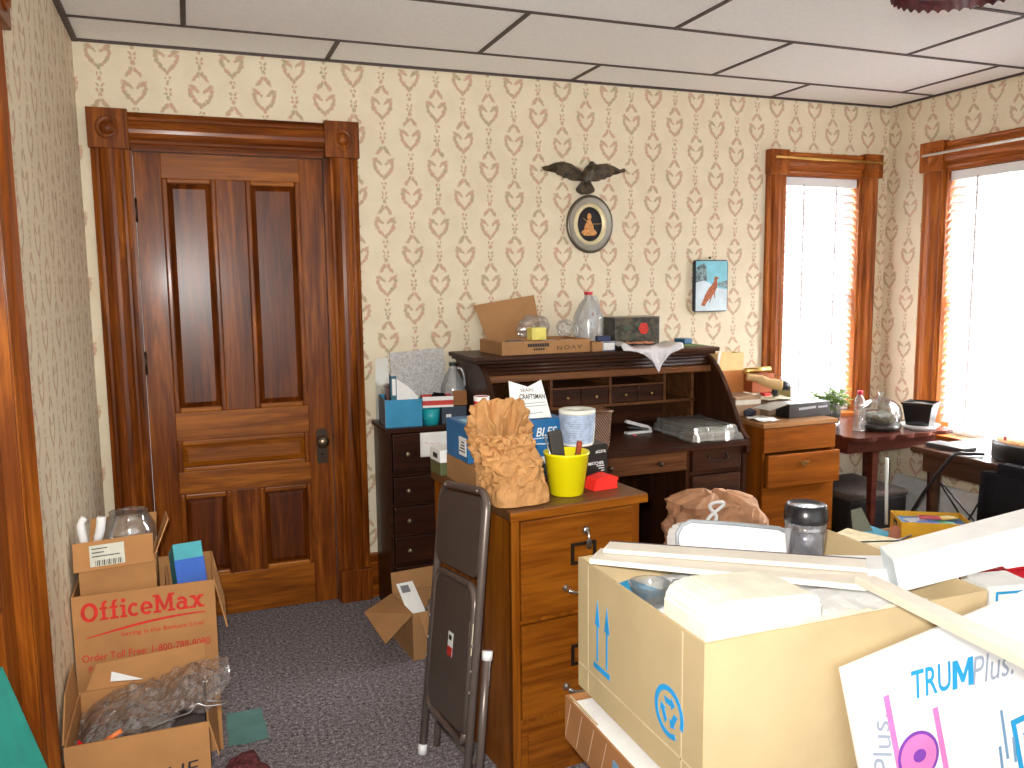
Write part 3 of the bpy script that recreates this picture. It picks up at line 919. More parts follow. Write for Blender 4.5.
for z0, z1, out in ((.676, .800, 0), (.505, .668, -.035), (.26, .497, .005), (.03, .252, .005)):
    bm = bm_new(); box(bm, oa + .002, ob_ - .002, of_ + out, of_ + .02 + out, z0, z1, 0, .004); box(bm, oa + .03, ob_ - .03, of_ + .02 + out, 3.85 + out, z0 + .01, z1 - .02)
    d = part(T, 'drawer', bm, orange_h, True)
    if z0 < .6:
        bm = bm_new(); x = 2.85; z = (z0 + z1) / 2 + .03; y = of_ + out
        t = bmesh.new(); pts = [(x - .032, y, z + .012), (x + .032, y, z + .012), (x, y, z - .022)]
        a = [t.verts.new(p) for p in pts]; tip = t.verts.new((x, y - .026, z + .006))
        for i in range(3): t.faces.new((a[i], a[(i + 1) % 3], tip))
        t.faces.new(a[::-1]); bmesh.ops.recalc_face_normals(t, faces=t.faces); absorb(bm, t)
        k = part(d, 'pull', bm, brass); k.data.transform(TM[T].inverted())

# ------------------------------------------------------------------ corner table and sewing table
T = thing('corner_table', 'dark red wooden table with scalloped edge holding plants in the room corner', 'table', (3.48, 3.60, 0))
bm = bm_new(); pts = []
c0 = (3.155, 3.835, 3.30, 3.94)
def wavy(a, b, n, amp=.007):
    A, B = V(a), V(b); d = (B - A); nn = V((d.y, -d.x)).normalized()
    return [tuple(A + d * (k / n) + nn * (amp * math.sin(k / n * PI * 9))) for k in range(n)]
pts = wavy((c0[0] + .05, c0[2]), (c0[1] - .05, c0[2]), 40) + [(c0[1] - .012, c0[2] + .012)] + wavy((c0[1], c0[2] + .05), (c0[1], c0[3]), 30) + [(c0[1], c0[3]), (c0[0], c0[3])] + wavy((c0[0], c0[3]), (c0[0], c0[2] + .05), 30) + [(c0[0] + .012, c0[2] + .012)]
prism(bm, pts, .700, .72, 'Z'); part(T, 'tabletop', bm, red_h, True)
bm = bm_new()
for a in ((3.21, 3.78, 3.40, 3.42), (3.21, 3.78, 3.87, 3.89), (3.19, 3.21, 3.40, 3.89), (3.78, 3.80, 3.40, 3.89)): box(bm, *a, .62, .6995)
part(T, 'apron', bm, red_h, True)
for x, y in ((3.375, 3.415), (3.79, 3.40), (3.20, 3.88), (3.79, 3.88)):
    bm = bm_new(); frustum(bm, (x - .013, x + .013, y - .013, y + .013), (x - .02, x + .02, y - .02, y + .02), 0, .619); part(T, 'leg', bm, red_h, True)

T = thing('sewing_table', 'dark brown sewing machine table with wire braced iron legs under the wide window', 'table', (3.57, 2.62, 0))
bm = bm_new(); box(bm, 3.262, 3.86, 2.18, 3.065, .695, .72, 0, .006); part(T, 'tabletop', bm, brown_h, True)
bm = bm_new()
for a in ((3.30, 3.32, 2.24, 3.02), (3.80, 3.82, 2.24, 3.02), (3.32, 3.80, 3.0, 3.02), (3.32, 3.80, 2.24, 2.26)): box(bm, *a, .60, .6945)
part(T, 'apron', bm, brown_h, True)
for x, y in ((3.335, 2.975), (3.785, 2.975), (3.335, 2.285), (3.785, 2.285)):
    bm = bm_new(); lathe(bm, [(.022, 0), (.022, .03), (.016, .05), (.018, .3), (.024, .55), (.027, .599)], (x, y, 0), 14); part(T, 'leg', bm, brown_h, True)
iron = plain('black_iron', (.02, .018, .018), .5, .6)
for y in (2.975, 2.285):
    bm = bm_new()
    tube(bm, [(3.35, y, .06), (3.77, y, .58)], .005, 6); tube(bm, [(3.35, y + .012, .58), (3.77, y + .012, .06)], .005, 6)
    tube(bm, [(3.35, y + .006, .22), (3.77, y + .006, .22)], .005, 6)
    part(T, 'wire_brace', bm, iron, True)
bm = bm_new(); tube(bm, [(3.34, 2.95, .07), (3.34, 2.30, .55)], .004, 6); tube(bm, [(3.352, 2.95, .55), (3.352, 2.30, .07)], .004, 6); part(T, 'wire_brace', bm, iron, True)

# baseboard heater
T = thing('baseboard_heater', 'white metal baseboard heater along the right wall under the wide window', 'heater', (3.90, 3.0, .10))
hw = plain('heater_enamel', (.62, .62, .60), .45)
bm = bm_new(); prism(bm, [(3.929, .16), (3.865, .16), (3.855, .20), (3.855, .30), (3.895, .375), (3.929, .375)], 2.1, 3.76, 'Y', 0, .003); part(T, 'cover', bm, hw, True)
bm = bm_new(); slab(bm, [(3.8595, 2.15, .305), (3.8595, 3.70, .305), (3.881, 3.70, .346), (3.881, 2.15, .346)][::-1], .002); part(T, 'grille_slot', bm, plain('heater_slot', (.12, .12, .13), .6), True)
for y in (2.2, 3.0, 3.7):
    bm = bm_new(); box(bm, 3.87, 3.925, y - .01, y + .01, 0, .16)
    part(T, 'bracket', bm, hw, True)

# ------------------------------------------------------------------ folding chair leaning on the cabinet
ez = V((.130, .135, .86)).normalized(); ex = V((.0, -1, .0)); ex = (ex - ez * ex.dot(ez)).normalized(); ey = ez.cross(ex)
mm_ = M((ex, ey, ez)).transposed().to_4x4(); mm_.translation = V((.635, 2.515, .012))
T = thing('folding_chair', 'folded brown metal folding chair leaning against the side of the oak filing cabinet', 'chair', mat=mm_)
chm = plain('brown_enamel', (.150, .115, .100), .35, .4, .1, spec=.6); pan = plain('brown_enamel_panel', (.085, .062, .052), .5, .15, .1)
W_ = .43; Lc = .875
def U(bm, x0, x1, z0, ztop, rad, y, r=.0125):
    pts = [(x0, y, z0), (x0, y, ztop - rad)]
    pts += [(x0 + rad - rad * math.cos(a), y, ztop - rad + rad * math.sin(a)) for a in [PI / 2 * k / 6 for k in range(1, 7)]]
    pts += [(x1 - rad + rad * math.sin(a), y, ztop - rad + rad * math.cos(a)) for a in [PI / 2 * k / 6 for k in range(0, 7)]]
    pts += [(x1, y, z0)]
    tube(bm, pts, r, 10)
bm = bm_new(); U(bm, .0, W_, .012, Lc, .055, 0); part(T, 'main_frame', bm, chm)
def rpanel(bm, x0, x1, z0, z1, y0, y1, rad=.05, rb=None):
    rb = rad if rb is None else rb
    pts = []
    for cx, cz, a0, rr in ((x1, z1, 0, rad), (x0, z1, 90, rad), (x0, z0, 180, rb), (x1, z0, 270, rb)):
        cx2 = cx - rr if cx == x1 else cx + rr; cz2 = cz - rr if cz == z1 else cz + rr
        pts += [(cx2 + rr * math.cos(R(a0 + 15 * k)), cz2 + rr * math.sin(R(a0 + 15 * k))) for k in range(7)]
    prism(bm, pts, y0, y1, 'Y', 0, .003)
bm = bm_new(); rpanel(bm, .006, W_ - .006, .625, .858, -.012, .0, .045, .05); part(T, 'backrest', bm, pan)
bm = bm_new(); U(bm, .026, W_ - .026, .19, .60, .06, -.004, .011); tube(bm, [(.026, -.004, .19), (.05, -.004, .16), (W_ - .05, -.004, .16), (W_ - .026, -.004, .19)], .011, 8)
part(T, 'seat_frame', bm, chm)
bm = bm_new(); rpanel(bm, .034, W_ - .034, .18, .592, -.010, .0, .05); part(T, 'seat', bm, pan)
bm = bm_new(); flat_poly(bm, [(-.022, -.035), (.022, -.035), (.022, .035), (-.022, .035)], (.23, -.0105, .40), (1, 0, 0), (0, 0, 1), .0012, 0); flat_poly(bm, [(-.022, -.035), (.022, -.035), (.022, -.008), (-.022, -.008)], (.23, -.0107, .40), (1, 0, 0), (0, 0, 1), .0016, 1); flat_poly(bm, [(-.014, .012), (.012, .012), (.012, .026), (-.014, .026)], (.23, -.0107, .40), (1, 0, 0), (0, 0, 1), .0016, 2)
part(T, 'sticker', bm, [white_paper, red_print, blk_print], label='small white and red sticker on the seat')
for x in (.05, W_ + .012):
    bm = bm_new(); tube(bm, [(x, .030, .035), (x, .030, .42)], .012, 8); part(T, 'front_leg', bm, chm)
for x in (.0, W_):
    bm = bm_new(); lathe(bm, [(.0155, 0), (.0155, .028), (.0128, .032)], (x, 0, -.008), 12); part(T, 'foot_cap', bm, white_pl)
bm = bm_new(); tube(bm, [(W_ + .012, .030, .405), (W_ + .012, .030, .43)], .0155, 10); part(T, 'end_cap', bm, white_pl)
for z, y in ((.20, 0), (.11, .030)):
    bm = bm_new(); tube(bm, [(.0 if not y else .05, y, z), (W_ + (.012 if y else 0), y, z)], .008, 8); part(T, 'crossbar', bm, chm)
bm = bm_new(); t = bmesh.new(); bmesh.ops.create_cube(t, size=1)
for v in t.verts: v.co = V((W_ - .03 + v.co.x * .03, -.008 + v.co.y * .004, .455 + v.co.z * .09))
absorb(bm, t); part(T, 'paper_tag', bm, plain('buff_paper', srgb(205, 195, 165), .8))
for x, z in [(x, z) for x in (0, W_) for z in (.44, .31, .37)]:
    bm = bm_new(); lathe(bm, [(.006, 0), (.005, .003), (0, .004)], (x, -.0115, z), 8, 0, M.Rotation(R(90), 4, 'X')); part(T, 'rivet', bm, steel)
for x in (.06, W_ - .06):
    bm = bm_new(); lathe(bm, [(.006, 0), (.005, .003), (0, .004)], (x, -.0115, Lc), 8, 0, M.Rotation(R(90), 4, 'X')); part(T, 'rivet', bm, steel)

# ------------------------------------------------------------------ wall things
T = thing('eagle_plaque', 'dark bronze spread wing eagle ornament on the wall above the oval picture', 'wall ornament', (1.935, 3.975, 2.05))
em = speck('eagle_bronze', (.018, .013, .008), (.085, .055, .022), 40, .45)
def wing(s):
    bm = bm_new()
    top = [(.0, .035), (.03, .062), (.075, .085), (.12, .094), (.165, .088), (.205, .070), (.238, .064)] if s < 0 else [(.0, .035), (.035, .058), (.075, .088), (.125, .095), (.17, .082), (.205, .066), (.232, .074)]
    bot = [(.228, .052), (.20, .048), (.185, .040), (.165, .038), (.15, .026), (.132, .024), (.116, .012), (.098, .012), (.08, .002), (.06, .000), (.03, .0), (.0, .0)]
    pts = [(s * x, z) for x, z in top + bot]
    t = bmesh.new(); cx = sum(p[0] for p in pts) / len(pts); cz = sum(p[1] for p in pts) / len(pts)
    f = [t.verts.new((x, -.006, z)) for x, z in pts]; b = [t.verts.new((x, 0, z)) for x, z in pts]
    n = len(pts); nt_ = len(top)
    mid = [t.verts.new((s * x, -.03 + .05 * abs(x), z - .018)) for x, z in top]
    for i in range(nt_ - 1): t.faces.new((f[i], f[i + 1], mid[i + 1], mid[i]))
    lower = f[nt_:]
    for i in range(nt_ - 1):
        a = len(lower) - 1 - int(i * (len(lower) - 1) / (nt_ - 1)); c = len(lower) - 1 - int((i + 1) * (len(lower) - 1) / (nt_ - 1))
        t.faces.new([mid[i], mid[i + 1]] + [lower[k] for k in range(c, a + 1)])
    t.faces.new((f[0], mid[0], lower[-1])); t.faces.new((f[nt_ - 1], lower[0], mid[-1]))
    for i in range(n): t.faces.new((f[i], f[(i + 1) % n], b[(i + 1) % n], b[i]))
    t.faces.new(b)
    bmesh.ops.recalc_face_normals(t, faces=t.faces)
    return absorb(bm, t)
for s in (-1, 1): part(T, 'wing', wing(s), em)
bm = bm_new()
tube(bm, [(.0, -.012, -.035), (.002, -.018, .0), (.008, -.022, .03), (.014, -.024, .055), (.024, -.026, .075)], [.018, .028, .031, .024, .016], 12)
lathe(bm, [(0, -.018), (.012, -.014), (.017, 0), (.013, .012), (0, .018)], (.030, -.028, .082), 12)
tube(bm, [(.042, -.03, .082), (.055, -.032, .078), (.060, -.032, .068)], [.008, .006, .001], 8)
part(T, 'body', bm, em)
bm = bm_new()
prism(bm, [(-.022, -.005), (.026, -.005), (.050, -.043), (.046, -.056), (.032, -.060), (.018, -.068), (.0, -.066), (-.016, -.070), (-.034, -.064), (-.048, -.052), (-.052, -.040)], -.030, 0, 'Y', 0, .004)
part(T, 'tail', bm, em)
ox, oz = 1.965, 1.832
T = thing('oval_wall_picture', 'oval picture with broad silver frame and orange figure on black below the eagle', 'picture', (ox, 3.978, oz - .148))
def oval(prof, seg=48):
    bm = bm_new(); t = bmesh.new(); rings = []
    for (a, b, y) in prof: rings.append([t.verts.new((ox + a * math.cos(2 * PI * k / seg), 3.979 - y, oz + b * math.sin(2 * PI * k / seg))) for k in range(seg)])
    for A, B in zip(rings, rings[1:]):
        for k in range(seg): t.faces.new((A[k], A[(k + 1) % seg], B[(k + 1) % seg], B[k]))
    if prof[-1][0] < .02: t.faces.new(rings[-1])
    bmesh.ops.recalc_face_normals(t, faces=t.faces)
    for f in t.faces: f.smooth = True
    return absorb(bm, t)
part(T, 'outer_frame', oval([(.132, .148, 0), (.134, .150, .012), (.128, .143, .022), (.120, .135, .020)]), plain('dark_silver', (.16, .14, .11), .3, .8), True)
part(T, 'frame_band', oval([(.121, .136, .018), (.112, .126, .016), (.098, .110, .012), (.094, .106, .013)]), plain('grey_silver', (.36, .34, .29), .35, .5), True)
part(T, 'inner_ring', oval([(.096, .108, .010), (.093, .105, .018), (.082, .098, .019), (.074, .092, .012), (.070, .088, .010)]), plain('cream_gilt', (.70, .60, .36), .4, .3), True)
part(T, 'picture_field', oval([(.073, .091, .006), (.072, .090, .0085), (.05, .06, .009), (.01, .01, .009)]), plain('black_velvet', (.012, .010, .012), .7), True)
bm = bm_new()
fig = [(-.046, -.045), (-.03, -.058), (.03, -.058), (.044, -.046), (.036, -.032), (.026, -.026), (.022, -.004), (.012, .012), (.008, .024), (.012, .036), (.010, .05), (.0, .058), (-.010, .05), (-.012, .036), (-.008, .024), (-.016, .010), (-.026, -.008), (-.030, -.030), (-.04, -.034)]
prism(bm, [(ox - .004 + x, oz + z) for x, z in fig], 3.979 - .0125, 3.979 - .0088, 'Y', 0, .001)
part(T, 'figure', bm, speck('orange_figure', (.45, .16, .04), (.75, .38, .12), 120, .6), True)
bm = bm_new(); tube(bm, [(ox, 3.964, oz), (ox + .07, 3.964, oz + .003)], .0012, 6); tube(bm, [(ox, 3.964, oz), (ox - .042, 3.964, oz + .030)], .0014, 6); part(T, 'clock_hand', bm, brass, True)

T = thing('bird_picture', 'small blue winter plaque with a brown bird beside the narrow window', 'picture', (2.705, 3.976, 1.36))
bxc, bzc, bw, bh = 2.705, 1.505, .215, .285
bm = bm_new(); rp = []
for cx, cz, a0 in ((1, 1, 0), (-1, 1, 90), (-1, -1, 180), (1, -1, 270)):
    rp += [(bxc + cx * (bw / 2 - .015) + .015 * math.cos(R(a0 + 22.5 * k)), bzc + cz * (bh / 2 - .015) + .015 * math.sin(R(a0 + 22.5 * k))) for k in range(5)]
prism(bm, rp, 3.952, 3.979, 'Y', 0, .002); part(T, 'board', bm, plain('plaque_edge', (.02, .03, .045), .5), True)
bm = bm_new()
def fl_(pts, dep, mi): flat_poly(bm, pts, (bxc, 3.952, bzc), (1, 0, 0), (0, 0, 1), dep, mi)
hw_, hh_ = bw / 2 - .006, bh / 2 - .006
fl_([(-hw_, -hh_), (hw_, -hh_), (hw_, hh_), (-hw_, hh_)], .001, 0)
fl_([(-hw_, -hh_), (hw_, -hh_), (hw_, -.02), (.03, -.01), (-.01, .015), (-.05, .03), (-hw_, .02)], .0014, 1)
fl_([(-hw_, .02), (-.05, .03), (-.03, .028), (-.035, .10), (-.05, .125), (-.07, .12), (-hw_, .10)], .0016, 2)
fl_([(.02, .0), (hw_, -.012), (hw_, .03), (.05, .02)], .0017, 2)
part(T, 'painting', bm, [plain('plaque_sky', srgb(120, 190, 205), .4, var=.15), plain('plaque_snow', srgb(205, 222, 230), .4), speck('plaque_trees', srgb(70, 85, 90), srgb(140, 165, 170), 60, .4)], True)
bm = bm_new()
bird = [(-.068, -.105), (-.045, -.112), (-.03, -.088), (.0, -.06), (.022, -.035), (.036, -.005), (.036, .02), (.034, .038), (.050, .040), (.036, .050), (.026, .052), (.018, .044), (.016, .028), (.004, .008), (-.02, -.015), (-.042, -.05), (-.058, -.085)]
flat_poly(bm, bird, (bxc, 3.952, bzc), (1, 0, 0), (0, 0, 1), .0024)
for a, b in (((.0, -.06), (-.012, -.09)), ((.018, -.04), (.022, -.065))): line_poly(bm, [a, b], .005, (bxc, 3.952, bzc), (1, 0, 0), (0, 0, 1), .0024)
part(T, 'bird', bm, speck('bird_plumage', srgb(120, 55, 20), srgb(185, 100, 45), 70, .6), True)
bm = bm_new(); lathe(bm, [(.004, 0), (.004, .01), (.007, .012), (0, .015)], (bxc - .002, 3.979, 1.66), 10, 0, M.Rotation(R(90), 4, 'X')); part(T, 'nail', bm, dark_br, True)

T = thing('wall_outlet', 'small white outlet plate on the wallpaper beside the clear jug', 'outlet', (1.982, 3.978, 1.29))
bm = bm_new()
for z in (1.365, 1.315): 
    t = bmesh.new(); absorb(bm, t)
    box(bm, 1.962, 2.004, 3.972, 3.9795, z - .022, z + .024, 0, .004)
part(T, 'plate', bm, white_pl, True)
bm = bm_new()
for x in (-.008, .008): box(bm, 1.983 + x - .002, 1.983 + x + .002, 3.9712, 3.973, 1.305, 1.322)
part(T, 'socket_slots', bm, blk_print, True)
bm = bm_new(); prism(bm, [(1.975, 1.357), (1.991, 1.357), (1.989, 1.372), (1.983, 1.380), (1.977, 1.372)], 3.9708, 3.9725, 'Y'); part(T, 'red_mark', bm, red_print, True)

# hanging lamp at the top right edge of the frame
T = thing('hanging_lamp', 'dark red scalloped shade of a hanging lamp at the top edge', 'lamp', (1.50, 1.27, 2.05))
LX, LY, LZ = 1.415, 1.25, 2.078
bm = bm_new(); prof = [(.130, .0), (.128, .02), (.115, .07), (.085, .115), (.045, .14), (.030, .145)]
t = bmesh.new(); seg = 320; rings = []
for i, (r_, z_) in enumerate(prof):
    ring = []
    for k in range(seg):
        a = 2 * PI * k / seg; zz = z_ + (.0065 * abs(math.sin(a * 20)) - .004 if i == 0 else 0)
        ring.append(t.verts.new((LX + r_ * math.cos(a), LY + r_ * math.sin(a), LZ + zz)))
    rings.append(ring)
for A, B in zip(rings, rings[1:]):
    for k in range(seg): t.faces.new((A[k], A[(k + 1) % seg], B[(k + 1) % seg], B[k]))
bmesh.ops.recalc_face_normals(t, faces=t.faces); bmesh.ops.solidify(t, geom=list(t.faces), thickness=.004); absorb(bm, t)
part(T, 'shade', bm, speck('lamp_glass', (.03, .006, .008), (.07, .014, .014), 30, .3), True)
bm = bm_new(); tube(bm, [(LX, LY, LZ + .14), (LX, LY, 2.545)], .006, 8); part(T, 'rod', bm, dark_br, True)
bm = bm_new(); lathe(bm, [(.05, 0), (.045, -.02), (.01, -.03)], (LX, LY, 2.549), 16); part(T, 'ceiling_cap', bm, dark_br, True)
# ------------------------------------------------------------------ small helpers for clutter
def jug(name, label, x, y, z, r, h, mat, capmat, rotz=0., sx=1.):
    T = thing(name, label, 'jug', (x, y, z), rotz)
    bm = bm_new()
    lathe(bm, [(r * .92, 0), (r, .012), (r, h * .52), (r * .93, h * .60), (r * .60, h * .78), (r * .30, h * .88), (r * .25, h * .90), (r * .25, h * .96)], seg=28)
    part(T, 'body', bm, mat)
    bm = bm_new(); lathe(bm, [(r * .29, h * .945), (r * .29, h * .998), (r * .27, h)], seg=20)
    part(T, 'cap', bm, capmat)
    bm = bm_new(); tube(bm, smooth_path([(r * .34, 0, h * .90), (r * .72, 0, h * .88), (r * .92, 0, h * .74), (r * .96, 0, h * .58)], 5), r * .10, 8)
    part(T, 'handle', bm, mat)
    return T

def paper_bag(name, label, cx, cy, z, w, d, h, rotz, mat, seed, top_r, lean=(0, 0), amp=.03, closed=False, group=None, fl=5., slope=0.):
    """A used paper bag: rounded square section, creased sides and a scrunched open top."""
    T = thing(name, label, 'paper bag', (cx, cy, z), rotz, group)
    bm = bm_new(); t = bmesh.new(); nr, ns = 22, 52; rings = []
    for i in range(nr + 1):
        v = i / nr
        k = 1 - .10 * math.sin(v * PI) * 0 - (1 - top_r) * v ** 2.2
        ring = []
        for j in range(ns):
            a = 2 * PI * j / ns
            ca, sa = math.cos(a), math.sin(a)
            p = 4.5 - 2.0 * v
            rr = (abs(ca) ** p + abs(sa) ** p) ** (-1 / p)
            x = ca * rr * w / 2 * k + lean[0] * v; y = sa * rr * d / 2 * k + lean[1] * v
            zz = v * h * (1 - slope * v * v * max(0, min(1, .5 - math.sin(a + .55) * .8)))
            q = V((x * 9 + seed, y * 9, zz * 10))
            n1 = NZ.noise(q); n2 = abs(NZ.noise(q * 2.1 + V((5, 2, 1)))); n3 = abs(NZ.noise(q * fl + V((1, 8, 3))))
            e = amp * (n1 * 1.1 - n2 * .9 + .35 - n3 * .45) * (.25 + .75 * min(1, v * 2.4))
            x += ca * e; y += sa * e
            jj = .45 if closed else 1.
            hsh = lambda m: jj * ( (math.sin((i * 12.9898 + j * 78.233 + seed) * m) * 43758.5453) % 1 - .5)
            if i > 0:
                x += hsh(1.) * amp * .46 * min(1, v * 3); y += hsh(1.3) * amp * .46 * min(1, v * 3); zz += hsh(1.7) * .012
            ring.append(t.verts.new((x, y, zz)))
        rings.append(ring)
    # turn the mouth inward: either an open mouth with an inside, or a scrunched top
    inner = ((.022, .62), (.03, .3)) if closed else ((-.012, .90), (-.06, .78), (-.11, .60), (-.14, .2))
    for dz, kk in inner:
        ring = []
        for j in range(ns):
            c = rings[nr][j].co
            kf = .3 if closed else 1.
            kq = kk * (1 + kf * .22 * NZ.noise(V((j * .37, dz * 40, seed + 3))))
            ring.append(t.verts.new(((c.x - lean[0]) * kq + lean[0], (c.y - lean[1]) * kq + lean[1], c.z + dz * (1 + .5 * math.sin(j * .75)) + kf * .030 * NZ.noise(V((j * .33, dz * 60, seed))) + kf * .007 * math.sin(j * 1.3 + dz * 300))))
        rings.append(ring)
    for A, B in zip(rings, rings[1:]):
        for j in range(ns): t.faces.new((A[j], A[(j + 1) % ns], B[(j + 1) % ns], B[j]))
    t.faces.new(rings[0][::-1]); t.faces.new(rings[-1])
    bmesh.ops.recalc_face_normals(t, faces=t.faces)
    zmin = min(v.co.z for v in t.verts)
    for v in t.verts: v.co.z -= zmin
    absorb(bm, t)
    part(T, 'bag', bm, mat)
    return T

def lump(bm, c, r, seed, sx=1, sy=1, sz=1, amp=.35, sub=3, zmin=None):
    t = bmesh.new(); bmesh.ops.create_icosphere(t, subdivisions=sub, radius=r)
    for v in t.verts:
        n = NZ.noise(v.co * (1.8 / r) + V((seed, seed * 2, 0))) + .5 * abs(NZ.noise(v.co * (4 / r) + V((seed, 0, 1))))
        v.co *= 1 + amp * n
        v.co = V((v.co.x * sx, v.co.y * sy, v.co.z * sz)) + V(c)
        if zmin is not None and v.co.z < zmin: v.co.z = zmin
    for f in t.faces: f.smooth = False
    return absorb(bm, t)

def crush(bm, x0, x1, y0, y1, z, hgt, seed, n=14, thick=.0015, freq=9):
    """Crumpled sheet lying in a rectangle."""
    def fn(u, v):
        x = x0 + (x1 - x0) * u; y = y0 + (y1 - y0) * v
        q = V((x * freq + seed, y * freq, seed))
        return (x + .012 * NZ.noise(q * 1.9), y + .012 * NZ.noise(q * 2.1 + V((4, 4, 4))), z + hgt * (.5 + .6 * abs(NZ.noise(q)) - .5 * abs(NZ.noise(q * 2.2))))
    return sheet(bm, fn, n, n, thick, smooth=False)

def flat_box(name, label, cat, x0, x1, y0, y1, z0, z1, mat, rotz=0., group=None, bev=.002):
    cx, cy = (x0 + x1) / 2, (y0 + y1) / 2
    T = thing(name, label, cat, (cx, cy, z0), rotz, group)
    bm = bm_new(); box(bm, x0 - cx, x1 - cx, y0 - cy, y1 - cy, 0, z1 - z0, 0, bev)
    part(T, 'carton', bm, mat)
    return T

# ------------------------------------------------------------------ things on the roll-top desk's top
DT = 1.2
T = thing('cardboard_tray', 'shallow brown carton with raised lid and dark lettering full of small packets', 'box', (1.565, 3.75, DT), R(2))
bm = bm_new(); open_box(bm, -.235, .225, -.135, .15, .0, .062, .004); part(T, 'tray', bm, kraft)
bm = bm_new(); slab(bm, [(-.195, .152, .06), (.105, .155, .058), (.075, .185, .272), (-.245, .20, .225)], .004); part(T, 'lid', bm, kraft)
part(T, 'lettering', text_bm('AVON', (.115, -.135, .026), (-1, 0, -.02), (0, 0, -1), .135, .020, space=1.3), blk_print)
bm = bm_new()
for k in range(9): box(bm, -.105 + k * .0125, -.105 + k * .0125 + .010, -.1362, -.1352, .034, .050)
for k in range(5): box(bm, -.075 + k * .012, -.075 + k * .012 + .009, -.1362, -.1352, .018, .027)
part(T, 'smudged_print', bm, blk_print)
bm = bm_new(); box(bm, -.02, .06, -.06, -.01, 0, .06, 0, .003)
o = solo('yellow_carton', bm, plain('yellow_card', srgb(228, 214, 110), .6), 'small pale yellow packet in the carton with raised lid', 'packet', world=False, loc=(1.54, 3.77, DT + .058), rotz=R(6))
for k, (x, y, w, d, hh, mt, lb) in enumerate([(1.43, 3.68, .09, .07, .024, plain('grey_packet', (.12, .13, .15), .5), 'dark grey packet at the left end of the lettered tray'),
                                  (1.60, 3.665, .07, .05, .022, plain('blue_grey_packet', (.30, .34, .42), .5), 'blue grey packet at the front middle of the lettered tray'),
                                  (1.70, 3.67, .08, .05, .020, plain('pale_packet', (.65, .63, .66), .5), 'whitish packet at the right end of the lettered tray')]):
    bm = bm_new(); box(bm, -w / 2, w / 2, -d / 2, d / 2, 0, hh + .034, 0, .008); 
    solo('packet', bm, mt, lb, 'packet', loc=(x, y, DT + .0048), world=False, rotz=R(13 * k - 9), group='packets in the lettered tray')
bm = bm_new(); lump(bm, (0, 0, .055), .062, 3.1, 1.25, .9, .85, .45, 3, 0.)
solo('plastic_bag', bm, bagpl, 'crinkled clear plastic bag bulging from the tray with raised lid', 'plastic bag', loc=(1.585, 3.84, DT + .062), world=False)
bm = bm_new(); lump(bm, (0, 0, .045), .040, 8.1, 1.1, .8, 1.0, .4, 3, 0.)
solo('plastic_bag', bm, bagpl, 'clear plastic bag leaning beside the red capped jug', 'plastic bag', loc=(1.748, 3.80, DT + .063), world=False)
jug('plastic_jug', 'clear plastic jug with red cap on top of the roll top desk', 1.905, 3.865, DT, .078, .285, milk, plain('red_cap', srgb(200, 40, 60), .4), R(20))
T = flat_box('small_carton', 'small tan carton beside the lettered tray on the desk', 'box', 1.797, 1.853, 3.61, 3.70, DT, DT + .046, kraft, R(3))
T = flat_box('small_carton', 'white carton with blue edges on top of the roll top desk', 'box', 1.860, 1.926, 3.615, 3.71, DT, DT + .044, white_paper, R(3))
bm = bm_new()
for a in ((-.033, .033, .040, .0438), (-.033, .033, .0, .004), (.029, .033, .004, .040)): box(bm, a[0], a[1], -.0485, -.0472, a[2], a[3])
part(T, 'blue_edging', bm, plain('navy_ink', (.02, .03, .12), .6))
bm = bm_new(); box(bm, -.04, .03, -.02, .02, 0, .028, 0, .006)
solo('navy_packet', bm, plain('navy_card', (.02, .03, .10), .5), 'small navy packet lying on the white carton with blue edges', 'packet', loc=(1.888, 3.66, DT + .0445), world=False, rotz=R(-8))
# decorated tin
T = thing('decorated_tin', 'dark decorated tin box with red flower standing on the roll top desk', 'tin', (2.13, 3.83, DT), R(0))
bm = bm_new(); box(bm, -.13, .13, -.075, .075, 0, .155, 0, .006); part(T, 'tin_body', bm, speck('tin_pattern', (.02, .022, .018), (.10, .085, .06), 26, .35))
bm = bm_new(); box(bm, -.131, .131, -.076, .076, .150, .156, 0, .002); part(T, 'rim', bm, plain('tin_rim', (.30, .26, .20), .3, .8))
bm = bm_new()
for k in range(6):
    a = k * PI / 3; ring_poly(bm, .003, .014, (.035 + .015 * math.cos(a), -.0755, .095 + .017 * math.sin(a)), (1, 0, 0), (0, 0, 1), depth=.0012, n=12)
part(T, 'red_flower', bm, plain('tin_red', srgb(190, 40, 25), .4))
bm = bm_new()
for x, z, r_ in ((-.06, .10, .022), (-.025, .055, .018), (.0, .115, .014)): ring_poly(bm, .002, r_, (x, -.0755, z), (1, 0, 0), (0, 0, 1), depth=.001, n=10, sy=.7)
part(T, 'leaves', bm, plain('tin_green', (.05, .08, .05), .4))
bm = bm_new(); box(bm, .131, .1325, -.06, .06, .015, .14); part(T, 'side_panel', bm, plain('tin_side', (.28, .25, .16), .4, .4))
